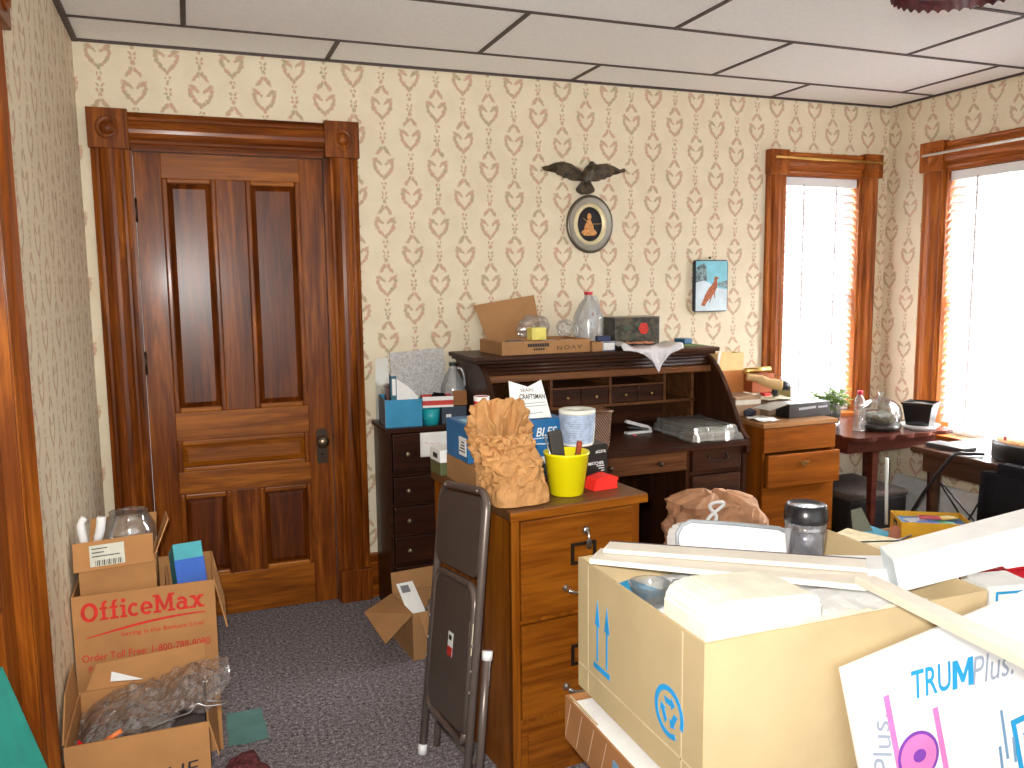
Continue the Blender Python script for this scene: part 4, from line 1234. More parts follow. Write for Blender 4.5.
# plastic bag draped over the front edge
T = thing('shopping_bag', 'white plastic bag hanging over the front edge of the desk top', 'plastic bag', (2.06, 3.60, DT))
def drape(u, v):
    x = 1.935 + .345 * u
    s = v * .30
    tip = 1 - abs(u - .55) * 1.7
    drop = max(0, min(1, (s - .16) / .14)) * max(.12, tip) * .115
    n = NZ.noise(V((x * 14, v * 5, 2))) * .010 + abs(NZ.noise(V((x * 30, v * 9, 7)))) * .010
    if s < .165: return (x + .01 * math.sin(v * 9), 3.735 - s * 1.0 - .03 * (1 - tip) , DT + .008 + max(0, n) + .035 * max(0, 1 - abs(u - .08) * 7) * (1 - v * .3) + .02 * max(0, 1 - abs(u - .95) * 6))
    return (x - (u - .55) * .25 * (s - .165) / .135, 3.558 - .02 * (s - .165) / .135 - n, DT + .005 - drop)
bm = bm_new(); sheet(bm, drape, 40, 30, .0012); part(T, 'bag', bm, plain('thin_white_film', (.72, .70, .72), .35, var=.12), True)
bm = bm_new(); crush(bm, 2.03, 2.17, 3.66, 3.74, DT + .018, .02, 3, 8); part(T, 'orange_print', bm, plain('orange_film', srgb(225, 150, 110), .4), True)
bm = bm_new(); box(bm, -.09, .09, -.045, .045, 0, .006, 0, .001)
solo('green_booklet', bm, plain('green_card', srgb(105, 120, 60), .6), 'thin green booklet lying at the right end of the desk top', 'booklet', loc=(2.375, 3.70, DT + .0005), world=False, rotz=R(3))
bm = bm_new(); box(bm, -.03, .03, -.04, .04, 0, .03, 0, .006)
solo('blue_packet', bm, plain('teal_card', srgb(40, 90, 120), .5), 'small blue packet on the far right corner of the desk top', 'packet', loc=(2.455, 3.84, DT + .0005), world=False, rotz=R(10))

# on the work surface
WS = .7806
T = thing('stapler', 'white and grey stapler lying open on the desk writing surface', 'stapler', (2.058, 3.62, WS), R(4))
bm = bm_new(); box(bm, -.07, .075, -.018, .018, 0, .012, 0, .003); part(T, 'base', bm, white_pl)
bm = bm_new(); frustum(bm, (-.08, .08, -.014, .014), (-.075, .06, -.010, .010), 0, .016, bev=.003)
bmesh.ops.transform(bm, matrix=M.Translation((.0, 0, .036)) @ M.Rotation(R(17), 4, 'Y'), verts=bm.verts); part(T, 'arm', bm, plain('pale_grey_plastic', (.62, .62, .62), .4))
bm = bm_new(); box(bm, -.066, .06, -.011, .011, .0, .010); bmesh.ops.transform(bm, matrix=M.Translation((.003, 0, .022)) @ M.Rotation(R(8), 4, 'Y'), verts=bm.verts); part(T, 'magazine', bm, plain('dark_grey_metal', (.08, .08, .08), .4, .5))
bm = bm_new(); box(bm, .058, .074, -.013, .013, .010, .026, 0, .002); part(T, 'hinge', bm, plain('pale_grey_plastic', (.62, .62, .62), .4))
bm = bm_new(); lathe(bm, [(.004, 0), (.009, .004), (.009, .009), (.003, .013), (0, .013)], (0, 0, 0), 12)
solo('thumb_tack', bm, plain('pink_plastic', srgb(210, 90, 110), .4), 'tiny pink tack on the writing surface near the stapler', 'tack', loc=(2.0, 3.55, WS), world=False)
# wicker basket
wk, nt, b = new_mat('wicker')
E.nt = nt
sp = nt.nodes.new('ShaderNodeSeparateXYZ'); lnk(nt, tex_coord(nt), sp.inputs[0])
wv = E.m('SINE', (E(sp.outputs[0]) + E(sp.outputs[1]) * .6 + E(sp.outputs[2]) * .8) * 520.)
lnk(nt, ramp(nt, (wv * .5 + .5).s, [(.1, (.06, .018, .006)), (.5, (.20, .075, .022)), (.9, (.30, .13, .045))]), b.inputs['Base Color']); b.inputs['Roughness'].default_value = .6
bump(nt, b, wv.s, .8, .004)
T = thing('wicker_basket', 'brown woven basket on the desk behind the spool of cord', 'basket', (1.69, 3.37, WS), R(0))
bm = bm_new(); frustum(bm, (-.052, .052, -.052, .052), (-.062, .062, -.062, .062), 0, .175, bev=.006); part(T, 'basket_body', bm, wk)
bm = bm_new(); tube(bm, [(-.062, -.062, .175), (.062, -.062, .175), (.062, .062, .175), (-.062, .062, .175)], .006, 8, True); part(T, 'rim', bm, plain('wicker_rim', (.14, .055, .02), .6))
# magazines
T = thing('magazine_stack', 'clear plastic bag over a stack of magazines on the desk writing surface', 'plastic bag', (2.43, 3.55, WS))
mags = [('cream', (.56, .52, .40)), ('grey', (.34, .36, .34)), ('buff', (.55, .46, .30)), ('white', (.66, .66, .62)), ('green', (.40, .44, .32))]
def bagf(u, v):
    x = -.140 + .280 * u; y = -.20 + .40 * v
    e = max(abs(u - .5), abs(v - .5)) * 2
    top = .070 if e < .84 else .070 - (e - .84) / .16 * .064
    q = V((x * 20, y * 20, 4))
    return (x + .012 * NZ.noise(q), y + .012 * NZ.noise(q + V((3, 3, 3))), max(.002, top + .008 * abs(NZ.noise(q * 1.4))))
bm = bm_new(); sheet(bm, bagf, 26, 26, .0008, smooth=False); o = part(T, 'bag_film', bm, bagpl)
TM[T] = M.Translation((2.287, 3.448, WS + .001)) @ M.Rotation(R(-3), 4, 'Z') ; T.matrix_world = TM[T]
for k, (nm, c) in enumerate(mags):
    bm = bm_new(); box(bm, -.108, .108, -.155, .155, 0, .0105, 0, .001)
    solo('magazine', bm, plain('magazine_' + nm, c, .5), ['lowest magazine', 'second magazine from the bottom', 'middle magazine', 'second magazine from the top', 'topmost greenish magazine'][k] + ' of the stack bagged in plastic on the desk', 'magazine', loc=(2.287 + .004 * (k % 2), 3.448 - .003 * k, WS + .0025 + k * .0110), world=False, rotz=R(-3 + 1.5 * math.sin(k * 2)), group='magazines stacked on the desk')

# ------------------------------------------------------------------ things on the dark chest
CT = .89
T = thing('storage_box', 'bright blue open box holding files on the dark chest of drawers', 'box', (.898, 3.78, CT), R(-5))
bm = bm_new(); open_box(bm, -.092, .075, -.115, .115, 0, .125, .005); part(T, 'box_body', bm, [plain('blue_board', srgb(48, 138, 180), .7)])
bm = bm_new(); box(bm, -.0935, -.092, -.115, .115, .001, .124); part(T, 'grey_end', bm, plain('grey_board', (.16, .20, .24), .7))
T = thing('magazine_file', 'white angled magazine file with teal spine in the blue box', 'file holder', (.880, 3.704, CT + .0055), R(-5))
bm = bm_new(); prism(bm, [(-.05, .0), (.072, 0), (.072, .130), (.030, .175), (-.05, .230)], -.03, .03, 'Y', 0, .001); part(T, 'holder', bm, white_paper)
bm = bm_new(); box(bm, -.0515, -.050, -.03, .03, 0, .23); box(bm, -.050, -.026, -.0312, -.030, .0, .228); part(T, 'spine', bm, plain('teal_spine', srgb(30, 90, 115), .5))
bm = bm_new(); box(bm, -.046, -.030, -.0322, -.0312, .14, .215); part(T, 'spine_label', bm, white_paper)
for k, (x, c, hgt) in enumerate(((-.062, (.10, .02, .02), .16), (-.048, (.05, .04, .03), .17), (-.034, (.28, .16, .08), .175))):
    bm = bm_new(); box(bm, -.006, .006, -.055, .055, 0, hgt, 0, .001)
    solo('notebook', bm, plain('notebook_%d' % k, c, .5), ['dark red notebook nearest the left end of the blue box', 'black brown notebook second from the left in the blue box', 'tan notebook beside the white file in the blue box'][k], 'notebook', loc=(.902 + x, 3.828 + x * -.1, CT + .006), world=False, rotz=R(-7), group='notebooks in the blue box')
bm = bm_new(); lathe(bm, [(.036, 0), (.043, .075), (.0405, .075), (.034, .006), (0, .006)], (0, 0, 0), 24)
solo('teal_cup', bm, plain('teal_plastic', srgb(30, 160, 170), .35), 'small teal plastic cup standing beside the bright blue box', 'cup', loc=(1.012, 3.69, CT), world=False)
bm = bm_new(); slab(bm, [(.885, 3.908, CT), (1.155, 3.908, CT), (1.155, 3.948, 1.222), (.885, 3.948, 1.205)], .006)
solo('grey_board', bm, speck('grey_foam', srgb(165, 165, 165), srgb(205, 203, 200), 90, .8), 'speckled grey board leaning on the wallpaper behind the chest', 'board')
bm = bm_new(); slab(bm, [(.800, 3.90, CT), (.878, 3.90, CT), (.878, 3.950, 1.185), (.815, 3.950, 1.180)], .003)
solo('clear_sleeve', bm, clearpl, 'clear plastic sleeve leaning left of the speckled grey board', 'sleeve')
T = thing('carton_stack', 'dark flat carton under the red and white tray on the chest', 'box', (1.10, 3.705, CT), R(-3))
bm = bm_new(); box(bm, -.04, .078, -.04, .035, 0, .080, 0, .002); part(T, 'carton', bm, plain('navy_carton', (.03, .045, .07), .5))
bm = bm_new(); box(bm, -.02, .004, -.0412, -.040, .015, .045); part(T, 'label', bm, white_paper)
T = thing('red_tray', 'shallow red and white carton on the dark flat carton', 'box', (1.045, 3.705, CT + .081), R(-8))
bm = bm_new(); open_box(bm, -.07, .07, -.045, .045, 0, .050, .004); part(T, 'carton', bm, plain('red_carton', srgb(190, 40, 30), .5))
bm = bm_new(); box(bm, -.071, .071, -.0465, -.045, .032, .050); box(bm, -.071, .071, -.0465, -.045, 0, .010); part(T, 'white_band', bm, white_paper)
bm = bm_new(); lump(bm, (0, 0, .03), .032, 2.2, 1.3, .8, .9, .3, 2, 0.)
solo('black_pouch', bm, black_ft, 'black cloth pouch in the red and white carton', 'pouch', loc=(1.055, 3.705, CT + .0855), world=False)
bm = bm_new(); box(bm, -.034, .034, -.003, .003, 0, .068, 0, .001); bmesh.ops.transform(bm, matrix=M.Rotation(R(-10), 4, 'X'), verts=bm.verts)
solo('brown_card', bm, plain('brown_card', srgb(140, 85, 30), .6), 'square brown card leaning against the red and white carton', 'card', loc=(1.152, 3.685, CT + .081), world=False, rotz=R(-3))
T = jug('water_jug', 'empty clear gallon jug with dark cap on the chest of drawers', 1.10, 3.87, CT, .06, .27, milk, plain('dark_green_cap', (.02, .05, .04), .4), R(-30))
T.matrix_world = M.Translation((1.158, 3.815, CT)) @ M.Rotation(R(-25), 4, 'Z')
bm = bm_new(); sheet(bm, lambda u, v: (.945 + .155 * u, 3.640 - .024 * min(1, u / .7) , .862 - .112 * v + .006 * u), 10, 8, .001)
T = thing('note_paper', 'white sheet of paper with faint red writing hanging on the chest front', 'paper', (1.02, 3.635, .75))
part(T, 'sheet', bm, white_paper, True)
bm = bm_new()
def scrib(bm, cx, cy, w, seed, c, xd, yd, n=10, amp=.006, lw=.0016):
    pts = [(cx - w / 2 + w * k / n, cy + amp * NZ.noise(V((k * 1.7 + seed, seed, 0))) * 2) for k in range(n + 1)]
    return line_poly(bm, pts, lw, c, xd, yd)
scrib(bm, 0, .002, .07, 4, (1.00, 3.6265, .81), (.07, -.0155, 0), (0, 0, 1), 16, .008, .0012)
part(T, 'red_writing', bm, plain('faint_red_ink', srgb(210, 130, 130), .8), True)
# ------------------------------------------------------------------ things on the filing cabinet
KT = .8705
paperbag = paper_mat('bag_kraft', (.50, .25, .085), 22)
paper_bag('paper_bag', 'crumpled brown paper bag standing on the front left of the filing cabinet', .895, 2.322, KT, .185, .155, .300, R(8), paperbag, 2.3, .86, (-.040, .02), .034, slope=.30)
T = thing('shipping_carton', 'plain brown carton under the blue box on the filing cabinet', 'box', (.885, 2.585, KT), R(2))
bm = bm_new(); box(bm, -.080, .10, -.145, .145, 0, .085, 0, .002); part(T, 'carton', bm, kraft)
bm = bm_new(); box(bm, -.0805, .1005, -.01, .02, .0845, .0858); part(T, 'tape', bm, plain('tan_tape', (.45, .30, .16), .3))
T = thing('blue_carton', 'long blue carton with white lettering lying behind the brown paper bag', 'box', (.985, 2.625, KT + .0862), R(4))
bm = bm_new(); box(bm, -.185, .165, -.105, .09, 0, .125, 0, .002); part(T, 'carton', bm, plain('blue_carton', srgb(35, 105, 160), .5))
bm = bm_new(); box(bm, -.187, -.185, -.09, -.03, .02, .080); part(T, 'address_label', bm, white_paper)
bm = bm_new()
for k in range(4): box(bm, -.1878, -.187, -.085 + .003 * k, -.035 - .006 * k, .032 + .010 * k, .036 + .010 * k)
part(T, 'label_print', bm, blk_print)
part(T, 'lettering', text_bm('BLES', (.098, -.105, .082), (1, 0, 0), (0, 0, 1), .078, .030, shear=.25, bold=.01), white_paper)
bm = bm_new(); box(bm, .00, .130, -.1058, -.105, .060, .0625); scrib(bm, .065, .042, .12, 3, (0, -.105, 0), (1, 0, 0), (0, 0, 1), 16, .004, .003)
part(T, 'small_print', bm, white_paper)
bm = bm_new(); box(bm, -.17, -.10, -.06, .02, .1252, .1262); part(T, 'top_label', bm, plain('sky_label', srgb(150, 200, 220), .6))
# support under the right hand end of the blue carton
T = thing('dark_carton', 'dark green carton holding up the right end of the blue carton', 'box', (1.085, 2.66, KT), R(4))
bm = bm_new(); box(bm, -.075, .065, -.07, .08, 0, .085, 0, .002); part(T, 'carton', bm, plain('green_black_carton', (.03, .04, .03), .5))
bm = bm_new(); box(bm, -.07, .060, -.0712, -.07, .045, .078); part(T, 'white_band', bm, white_paper)
# tin behind chair
T = thing('tea_tin', 'small green and white tin at the back left corner of the filing cabinet', 'tin', (.796, 2.795, KT), R(5))
bm = bm_new(); box(bm, -.02, .04, -.055, .045, 0, .06, 0, .003); part(T, 'tin_body', bm, plain('olive_tin', (.10, .12, .05), .4))
bm = bm_new(); box(bm, -.021, .041, -.056, .046, .045, .09, 0, .004); part(T, 'white_band', bm, white_paper)
bm = bm_new(); box(bm, -.0222, -.021, -.03, .01, .058, .075); part(T, 'dark_mark', bm, blk_print)
T = thing('spice_cup', 'small red white and purple cup on the blue carton behind the paper bag', 'cup', (.888, 2.60, KT + .2125))
bm = bm_new(); lathe(bm, [(.024, 0), (.026, .075), (.024, .076), (0, .070)], seg=20); part(T, 'cup', bm, plain('cup_red', srgb(205, 35, 45), .4))
bm = bm_new(); lathe(bm, [(.0262, .063), (.0268, .0775), (.0255, .078)], seg=20, closed_ends=False); part(T, 'white_rim', bm, white_paper)
bm = bm_new(); lathe(bm, [(.0245, .002), (.0255, .028)], seg=20, closed_ends=False); part(T, 'purple_band', bm, plain('cup_purple', srgb(90, 40, 130), .4))
# manual
T = thing('instruction_manual', 'white instruction booklet with black title leaning behind the paper bag', 'booklet', (1.03, 2.56, KT + .2125))
X_ = V((1, .15, -.05)).normalized(); Y_ = V((-.10, .28, .95)); Y_ = (Y_ - X_ * Y_.dot(X_)).normalized(); Z_ = X_.cross(Y_)
mc = V((1.035, 2.545, KT + .2125 + .062))
def mp(x, y, o=0): return mc + X_ * x + Y_ * y + Z_ * o
bm = bm_new(); prism(bm, [(-.075, -.062), (.078, -.060), (.055, .068), (.0, .045), (-.07, .066)], 0, .003, 'Z')
mt_ = M((X_, Y_, Z_)).transposed().to_4x4(); mt_.translation = mc
bmesh.ops.transform(bm, matrix=mt_, verts=bm.verts); part(T, 'pages', bm, white_paper, True)
zmin = min((T.matrix_world @ v.co).z for v in T.children[0].data.vertices)
bm = text_bm('CRAFTSMAN', mp(.012, .012, .003), X_, Y_ + X_ * .08, .098, .017, bold=.02); bm2 = text_bm('SEARS', mp(-.005, .034, .003), X_, Y_ + X_ * .08, .05, .010)
part(T, 'title', bm, blk_print, True); part(T, 'heading', bm2, blk_print, True)
bm = bm_new()
for y, w in ((-.012, .085), (-.022, .09), (-.046, .05)): line_poly(bm, [(.02 - w / 2, y), (.02 + w / 2, y + .004)], .002, mp(0, 0, .003), X_, Y_)
part(T, 'small_print', bm, plain('grey_ink', (.25, .25, .26), .7), True)
# spool of cord
T = thing('cord_spool', 'spool wound with blue grey cord on the black carton behind the yellow bucket', 'spool', (1.172, 2.462, KT + .1305))
cord = plain('cord', srgb(165, 180, 205), .6, var=.25, scale=60)
bm = bm_new(); prof = [(.045, .004)]
for k in range(13):
    z = .006 + k * .0075; rr = .048 + .010 * k / 12
    prof += [(rr, z), (rr + .0028, z + .002), (rr + .0028, z + .0048), (rr, z + .0068)]
prof.append((.05, .108)); lathe(bm, prof, seg=30); part(T, 'wound_cord', bm, cord)
bm = bm_new(); lathe(bm, [(.059, .104), (.0605, .108), (.0605, .116), (.058, .118), (.018, .117), (.016, .112), (0, .112)], seg=30); part(T, 'top_flange', bm, plain('cream_plastic', srgb(225, 226, 215), .5))
bm = bm_new(); lathe(bm, [(.052, 0), (.054, .005), (.05, .007)], seg=30); part(T, 'bottom_flange', bm, plain('cream_plastic', srgb(225, 226, 215), .5))
bm = bm_new(); tube(bm, [(.06, -.005, .108), (.058, -.012, .06), (.052, -.014, .004)], .002, 6); part(T, 'cord_end', bm, plain('cream_plastic', srgb(225, 226, 215), .5))
# black product carton
T = thing('product_carton', 'black product carton with white print under the spool of cord', 'box', (1.192, 2.474, KT), R(6))
bm = bm_new(); box(bm, -.085, .075, -.045, .035, 0, .130, 0, .002); part(T, 'carton', bm, plain('black_carton', (.016, .013, .011), .35))
part(T, 'number', text_bm('#2376', (.048, -.045, .105), (1, 0, 0), (0, 0, 1), .040, .011, bold=.01), white_paper)
part(T, 'title', text_bm('MATCHER', (.030, -.045, .067), (1, 0, 0), (0, 0, 1), .060, .011, bold=.02), white_paper)
bm = bm_new(); flat_poly(bm, [(-.065, .09), (-.028, .09), (-.031, .115), (-.068, .118)], (0, -.045, 0), (1, 0, 0), (0, 0, 1), .001); part(T, 'price_sticker', bm, plain('cream_sticker', srgb(215, 200, 165), .7))
bm = bm_new()
for k, w in ((0, .03), (1, .022), (2, .012)): box(bm, .062 - w, .062, -.0457, -.045, .056 - .008 * k, .0585 - .008 * k)
part(T, 'small_print', bm, white_paper)
# red packet
bm = bm_new(); prism(bm, [(-.045, 0), (.05, 0), (.045, .020), (.055, .034), (.02, .048), (-.035, .038)], -.03, .03, 'Y', 0, .003)
solo('red_packet', bm, plain('bright_red_card', srgb(235, 45, 35), .6), 'folded bright red packet lying right of the yellow bucket', 'packet', loc=(1.208, 2.365, KT), world=False, rotz=R(8))
# yellow bucket with tools
T = thing('yellow_bucket', 'bright yellow plastic bucket of small tools on the filing cabinet', 'bucket', (1.079, 2.345, KT))
yl = plain('yellow_plastic', srgb(238, 226, 12), .35, var=.03)
bm = bm_new(); lathe(bm, [(.048, 0), (.053, .003), (.070, .128), (.073, .130), (.073, .136), (.0675, .136), (.051, .008), (0, .008)], seg=36); part(T, 'bucket', bm, yl)
bm = bm_new(); tube(bm, [(-.066, -.02, .134), (-.058, -.055, .145), (0, -.078, .132), (.058, -.055, .136), (.066, -.02, .134)], .0022, 6) if False else tube(bm, [(.073, 0, .125), (.076, 0, .128)], .004, 6); part(T, 'ear', bm, yl)
def tool(name, label, x, y, tilt, az, parts_, group='tools in the yellow bucket'):
    mt = M.Translation((1.079 + x, 2.345 + y, KT + .012)) @ M.Rotation(az, 4, 'Z') @ M.Rotation(tilt, 4, 'Y')
    T = thing(name, label, 'tool', mat=mt, group=group)
    for nm, fn, mat in parts_:
        bm = bm_new(); fn(bm); part(T, nm, bm, mat)
tool('paint_brush', 'wide dark handled brush standing in the yellow bucket', -.012, .0, R(-9), 0, [('handle', lambda b: box(b, -.012, .012, -.006, .006, .0, .10, 0, .004), plain('dark_tool_wood', (.06, .035, .02), .5)), ('head', lambda b: box(b, -.022, .022, -.010, .010, .10, .195, 0, .006), plain('dark_grey_tool', (.035, .030, .026), .5))])
tool('screwdriver', 'screwdriver with slim silver shaft at the left rim of the yellow bucket', -.022, -.012, R(-17), R(-10), [('shaft', lambda b: tube(b, [(0, 0, 0), (0, 0, .19)], .0025, 8), steel), ('handle', lambda b: tube(b, [(0, 0, .02), (0, 0, .09)], .008, 8), plain('red_handle', (.3, .03, .02), .4))])
tool('chisel', 'brown wooden tool handle at the right of the yellow bucket', .022, .0, R(9), 0, [('handle', lambda b: box(b, -.008, .008, -.006, .006, 0, .155, 0, .003), plain('brown_tool_wood', srgb(150, 60, 25), .5)), ('ferrule', lambda b: box(b, -.009, .009, -.007, .007, .10, .115, 0, .002), brass)])
tool('pliers', 'short black pliers at the left inside the yellow bucket', -.030, .014, R(-8), R(20), [('handles', lambda b: (tube(b, [(-.006, 0, 0), (-.010, 0, .08), (0, 0, .13)], .005, 8)), black_pl), ('jaws', lambda b: box(b, -.006, .006, -.005, .005, .125, .158, 0, .002), plain('dark_grey_metal', (.08, .08, .08), .4, .5))])

# ------------------------------------------------------------------ things on the orange cabinet
OT = .8255
T = thing('black_carton', 'long black carton with grey lettering and open flap on the orange cabinet', 'box', (2.985, 3.50, OT), R(3))
bm = bm_new(); box(bm, -.15, .125, -.05, .05, 0, .075, 0, .003); part(T, 'carton', bm, plain('black_carton', (.016, .013, .011), .35))
bm = bm_new()
for k in range(11): box(bm, -.085 + k * .0105, -.085 + k * .0105 + .008, -.0508, -.05, .040 + .0004 * k, .052 + .0004 * k)
for k in range(6): box(bm, .045 + k * .0105, .045 + k * .0105 + .008, -.0508, -.05, .044, .054)
part(T, 'print', bm, plain('grey_ink_light', (.35, .35, .36), .6))
bm = bm_new(); slab(bm, [(-.15, -.05, .077), (-.15, .05, .077), (-.275, .08, .050), (-.255, -.03, .046)][::-1], .003); part(T, 'end_flap', bm, plain('grey_card', srgb(170, 165, 155), .7))
bm = bm_new(); crush(bm, 2.80, 2.99, 3.565, 3.76, OT + .072, .02, 5, 10, .002, 5)
solo('paper_sheets', bm, plain('buff_paper', srgb(205, 195, 165), .8), 'rumpled buff papers lying behind the black lettered carton', 'paper')
T = thing('receipt_box', 'tan carton under the power tool at the back left of the orange cabinet', 'box', (2.72, 3.74, OT), R(-4))
bm = bm_new(); box(bm, -.075, .075, -.13, .05, 0, .10, 0, .003); part(T, 'carton', bm, plain('tan_carton', (.34, .20, .11), .7))
bm = bm_new(); box(bm, -.0755, .0755, -.131, -.13, .06, .085); part(T, 'label_strip', bm, plain('pale_label', (.6, .55, .45), .7))
bm = bm_new(); box(bm, -.075, .10, -.10, .13, 0, .070, 0, .003)
solo('tan_carton', bm, plain('brown_buff', (.30, .19, .12), .7), 'low brown carton holding up the rumpled buff papers', 'box', loc=(2.885, 3.67, OT), world=False)
# tall orange carton and brass fitting
T = thing('orange_carton', 'open tan carton standing against the wallpaper left of the narrow window', 'box', (2.73, 3.862, OT), R(0))
bm = bm_new(); box(bm, -.09, .095, -.055, .06, 0, .22, 0, .002); part(T, 'carton', bm, plain('orange_board', srgb(190, 120, 60), .7))
bm = bm_new(); open_box(bm, -.075, .095, -.05, .05, .2205, .315, .004); part(T, 'upper_carton', bm, plain('cream_board', srgb(222, 190, 130), .7))
bm = bm_new(); slab(bm, [(-.085, -.052, .22), (-.072, -.052, .22), (-.052, -.052, .325), (-.066, -.052, .325)], .004); part(T, 'white_strip', bm, white_paper)
bm = bm_new(); tube(bm, [(-.075, 0, .018), (.075, 0, .022)], .016, 12); lathe(bm, [(.02, 0), (.02, .02)], (-.07, 0, .005), 12)
solo('brass_pipe', bm, brass, 'short shiny brass pipe lying on the red brown carton', 'pipe', loc=(2.88, 3.76, OT + .201), world=False, rotz=R(-8))
bm = bm_new(); box(bm, -.06, .085, -.05, .05, 0, .10, 0, .003)
solo('red_brown_carton', bm, plain('red_brown_board', srgb(150, 75, 30), .7), 'red brown carton under the brass pipe', 'box', loc=(2.885, 3.78, OT + .100), world=False, rotz=R(0))
T = thing('power_tool', 'tan and black hand tool lying across the clutter on the orange cabinet', 'tool', (2.87, 3.64, OT + .13), R(-20))
bm = bm_new(); tube(bm, smooth_path([(-.12, .02, .075), (-.06, .01, .065), (.0, 0, .040), (.06, -.005, .030)], 5), [.020] * 6 + [.026] * 5 + [.030] * 5, 12); part(T, 'body', bm, plain('tan_plastic', srgb(200, 165, 110), .5))
bm = bm_new(); tube(bm, [(.05, 0, .035), (.10, -.01, .020)], [.03, .022], 12); part(T, 'nose', bm, black_pl)
bm = bm_new(); tube(bm, [(.02, 0, .03), (.03, -.01, -.03)], [.016, .014], 10); part(T, 'grip', bm, black_pl)
T.location.z -= .01
bm = bm_new(); box(bm, -.045, .045, -.05, .05, 0, .13, 0, .004)
solo('green_carton', bm, plain('green_brown_board', srgb(120, 105, 55), .7), 'olive brown carton with cord beside the blind on the orange cabinet', 'box', loc=(3.03, 3.76, OT), world=False, rotz=R(-15))
bm = bm_new(); tube(bm, smooth_path([(2.97, 3.80, OT + .132), (2.99, 3.78, OT + .175), (3.05, 3.74, OT + .185), (3.10, 3.70, OT + .15), (3.105, 3.68, OT + .09), (3.07, 3.64, OT + .02)], 6), .0018, 6)
solo('thin_cable', bm, black_pl, 'thin dark cable looping up in front of the bright blind', 'cable')
bm = bm_new(); lump(bm, (0, 0, .022), .026, 5.5, 1.4, 1, .8, .3, 2, 0.)
solo('dark_glove', bm, plain('dark_blue_cloth', (.02, .025, .04), .8), 'dark blue rag at the left end of the orange cabinet clutter', 'rag', loc=(2.70, 3.58, OT), world=False)
bm = bm_new(); crush(bm, 2.645, 2.755, 3.40, 3.54, OT, .018, 9, 8, .0015, 12)
solo('paper_scrap', bm, white_paper, 'crumpled white paper at the front left corner of the orange cabinet', 'paper')
bm = bm_new(); box(bm, -.022, .022, -.016, .016, 0, .018, 0, .004)
solo('bottle_cap', bm, plain('red_cap2', srgb(200, 45, 40), .4), 'small red cap lying among the papers on the orange cabinet', 'cap', loc=(2.815, 3.60, OT + .1015), world=False)

# ------------------------------------------------------------------ things on the corner table
PT = .7205
T = thing('potted_plant', 'leafy green plant in a glass jar on the corner table by the blind', 'plant', (3.325, 3.70, PT))
bm = bm_new(); lathe(bm, [(.045, 0), (.06, .01), (.068, .08), (.058, .125), (.06, .13), (.055, .125), (.064, .08), (.055, .014), (0, .012)], seg=24); part(T, 'jar', bm, glass)
bm = bm_new(); lathe(bm, [(.054, .014), (.062, .06), (.060, .085), (0, .09)], seg=20); part(T, 'soil', bm, speck('soil', (.02, .016, .010), (.06, .05, .03), 60))
rnd = random.Random(5)
st = bm_new(); lv = bm_new()
for k in range(44):
    a = rnd.uniform(0, 2 * PI); rr = rnd.uniform(.05, .135); h = rnd.uniform(.11, .20) - rr * .25
    tip = V((rr * math.cos(a) * 1.15, rr * math.sin(a) * .8, h))
    tube(st, smooth_path([(0.01 * math.cos(a), .01 * math.sin(a), .09), tuple(tip * .5 + V((0, 0, .09))), tuple(tip)], 3), .0018, 5)
    for q in range(4):
        c = tip * (1 - q * .17) + V((rnd.uniform(-.02, .02), rnd.uniform(-.02, .02), .02 + rnd.uniform(-.02, .02) + q * .012))
        d = V((math.cos(a + rnd.uniform(-1.4, 1.4)), math.sin(a + rnd.uniform(-1.4, 1.4)), rnd.uniform(-.3, .4))).normalized(); s_ = d.cross(V((0, 0, 1))).normalized(); n_ = s_.cross(d)
        L = rnd.uniform(.038, .06); Wd = L * .55
        t = bmesh.new()
        pts = [c - d * L * .5, c - d * L * .1 + s_ * Wd * .5 + n_ * .004, c + d * L * .5, c - d * L * .1 - s_ * Wd * .5 + n_ * .004, c + n_ * -.003]
        v = [t.verts.new(p) for p in pts]
        for i in range(4): t.faces.new((v[i], v[(i + 1) % 4], v[4]))
        bmesh.ops.solidify(t, geom=list(t.faces), thickness=.0008); absorb(lv, t)
part(T, 'stems', st, plain('stem_green', (.08, .14, .04), .5))
part(T, 'foliage', lv, speck('leaf_green', (.11, .24, .025), (.36, .50, .09), 40, .45))
T = thing('water_bottle', 'clear plastic water bottle with red cap on the corner table', 'bottle', (3.330, 3.475, PT))
bm = bm_new(); prof = [(.026, 0), (.031, .006)]
for k in range(6): prof += [(.032, .02 + k * .018), (.029, .029 + k * .018)]
prof += [(.032, .135), (.031, .15), (.024, .175), (.013, .192), (.0125, .205)]; lathe(bm, prof, seg=22); part(T, 'body', bm, clearpl)
bm = bm_new(); lathe(bm, [(.0145, .200), (.0145, .218), (.013, .220)], seg=18); part(T, 'cap', bm, plain('red_cap', srgb(200, 40, 60), .4))
T = thing('glass_dome', 'round glass dome terrarium with dark moss between bottle and black pot', 'terrarium', (3.475, 3.475, PT))
bm = bm_new(); lathe(bm, [(.09, .0), (.105, .008), (.108, .03), (.10, .034), (.0, .03)], seg=32); part(T, 'base', bm, plain('dark_base', (.015, .012, .010), .3))
bm = bm_new(); t = bmesh.new(); seg = 48; rings = []
for r_, z_ in [(.098, .034), (.108, .065), (.108, .095), (.094, .13), (.066, .158), (.03, .172), (.014, .175)]:
    rings.append([t.verts.new(((r_ + .003 * math.cos(10 * 2 * PI * k / seg) * (r_ / .1)) * math.cos(2 * PI * k / seg), (r_ + .003 * math.cos(10 * 2 * PI * k / seg) * (r_ / .1)) * math.sin(2 * PI * k / seg), z_)) for k in range(seg)])
for A, B in zip(rings, rings[1:]):
    for k in range(seg): t.faces.new((A[k], A[(k + 1) % seg], B[(k + 1) % seg], B[k]))
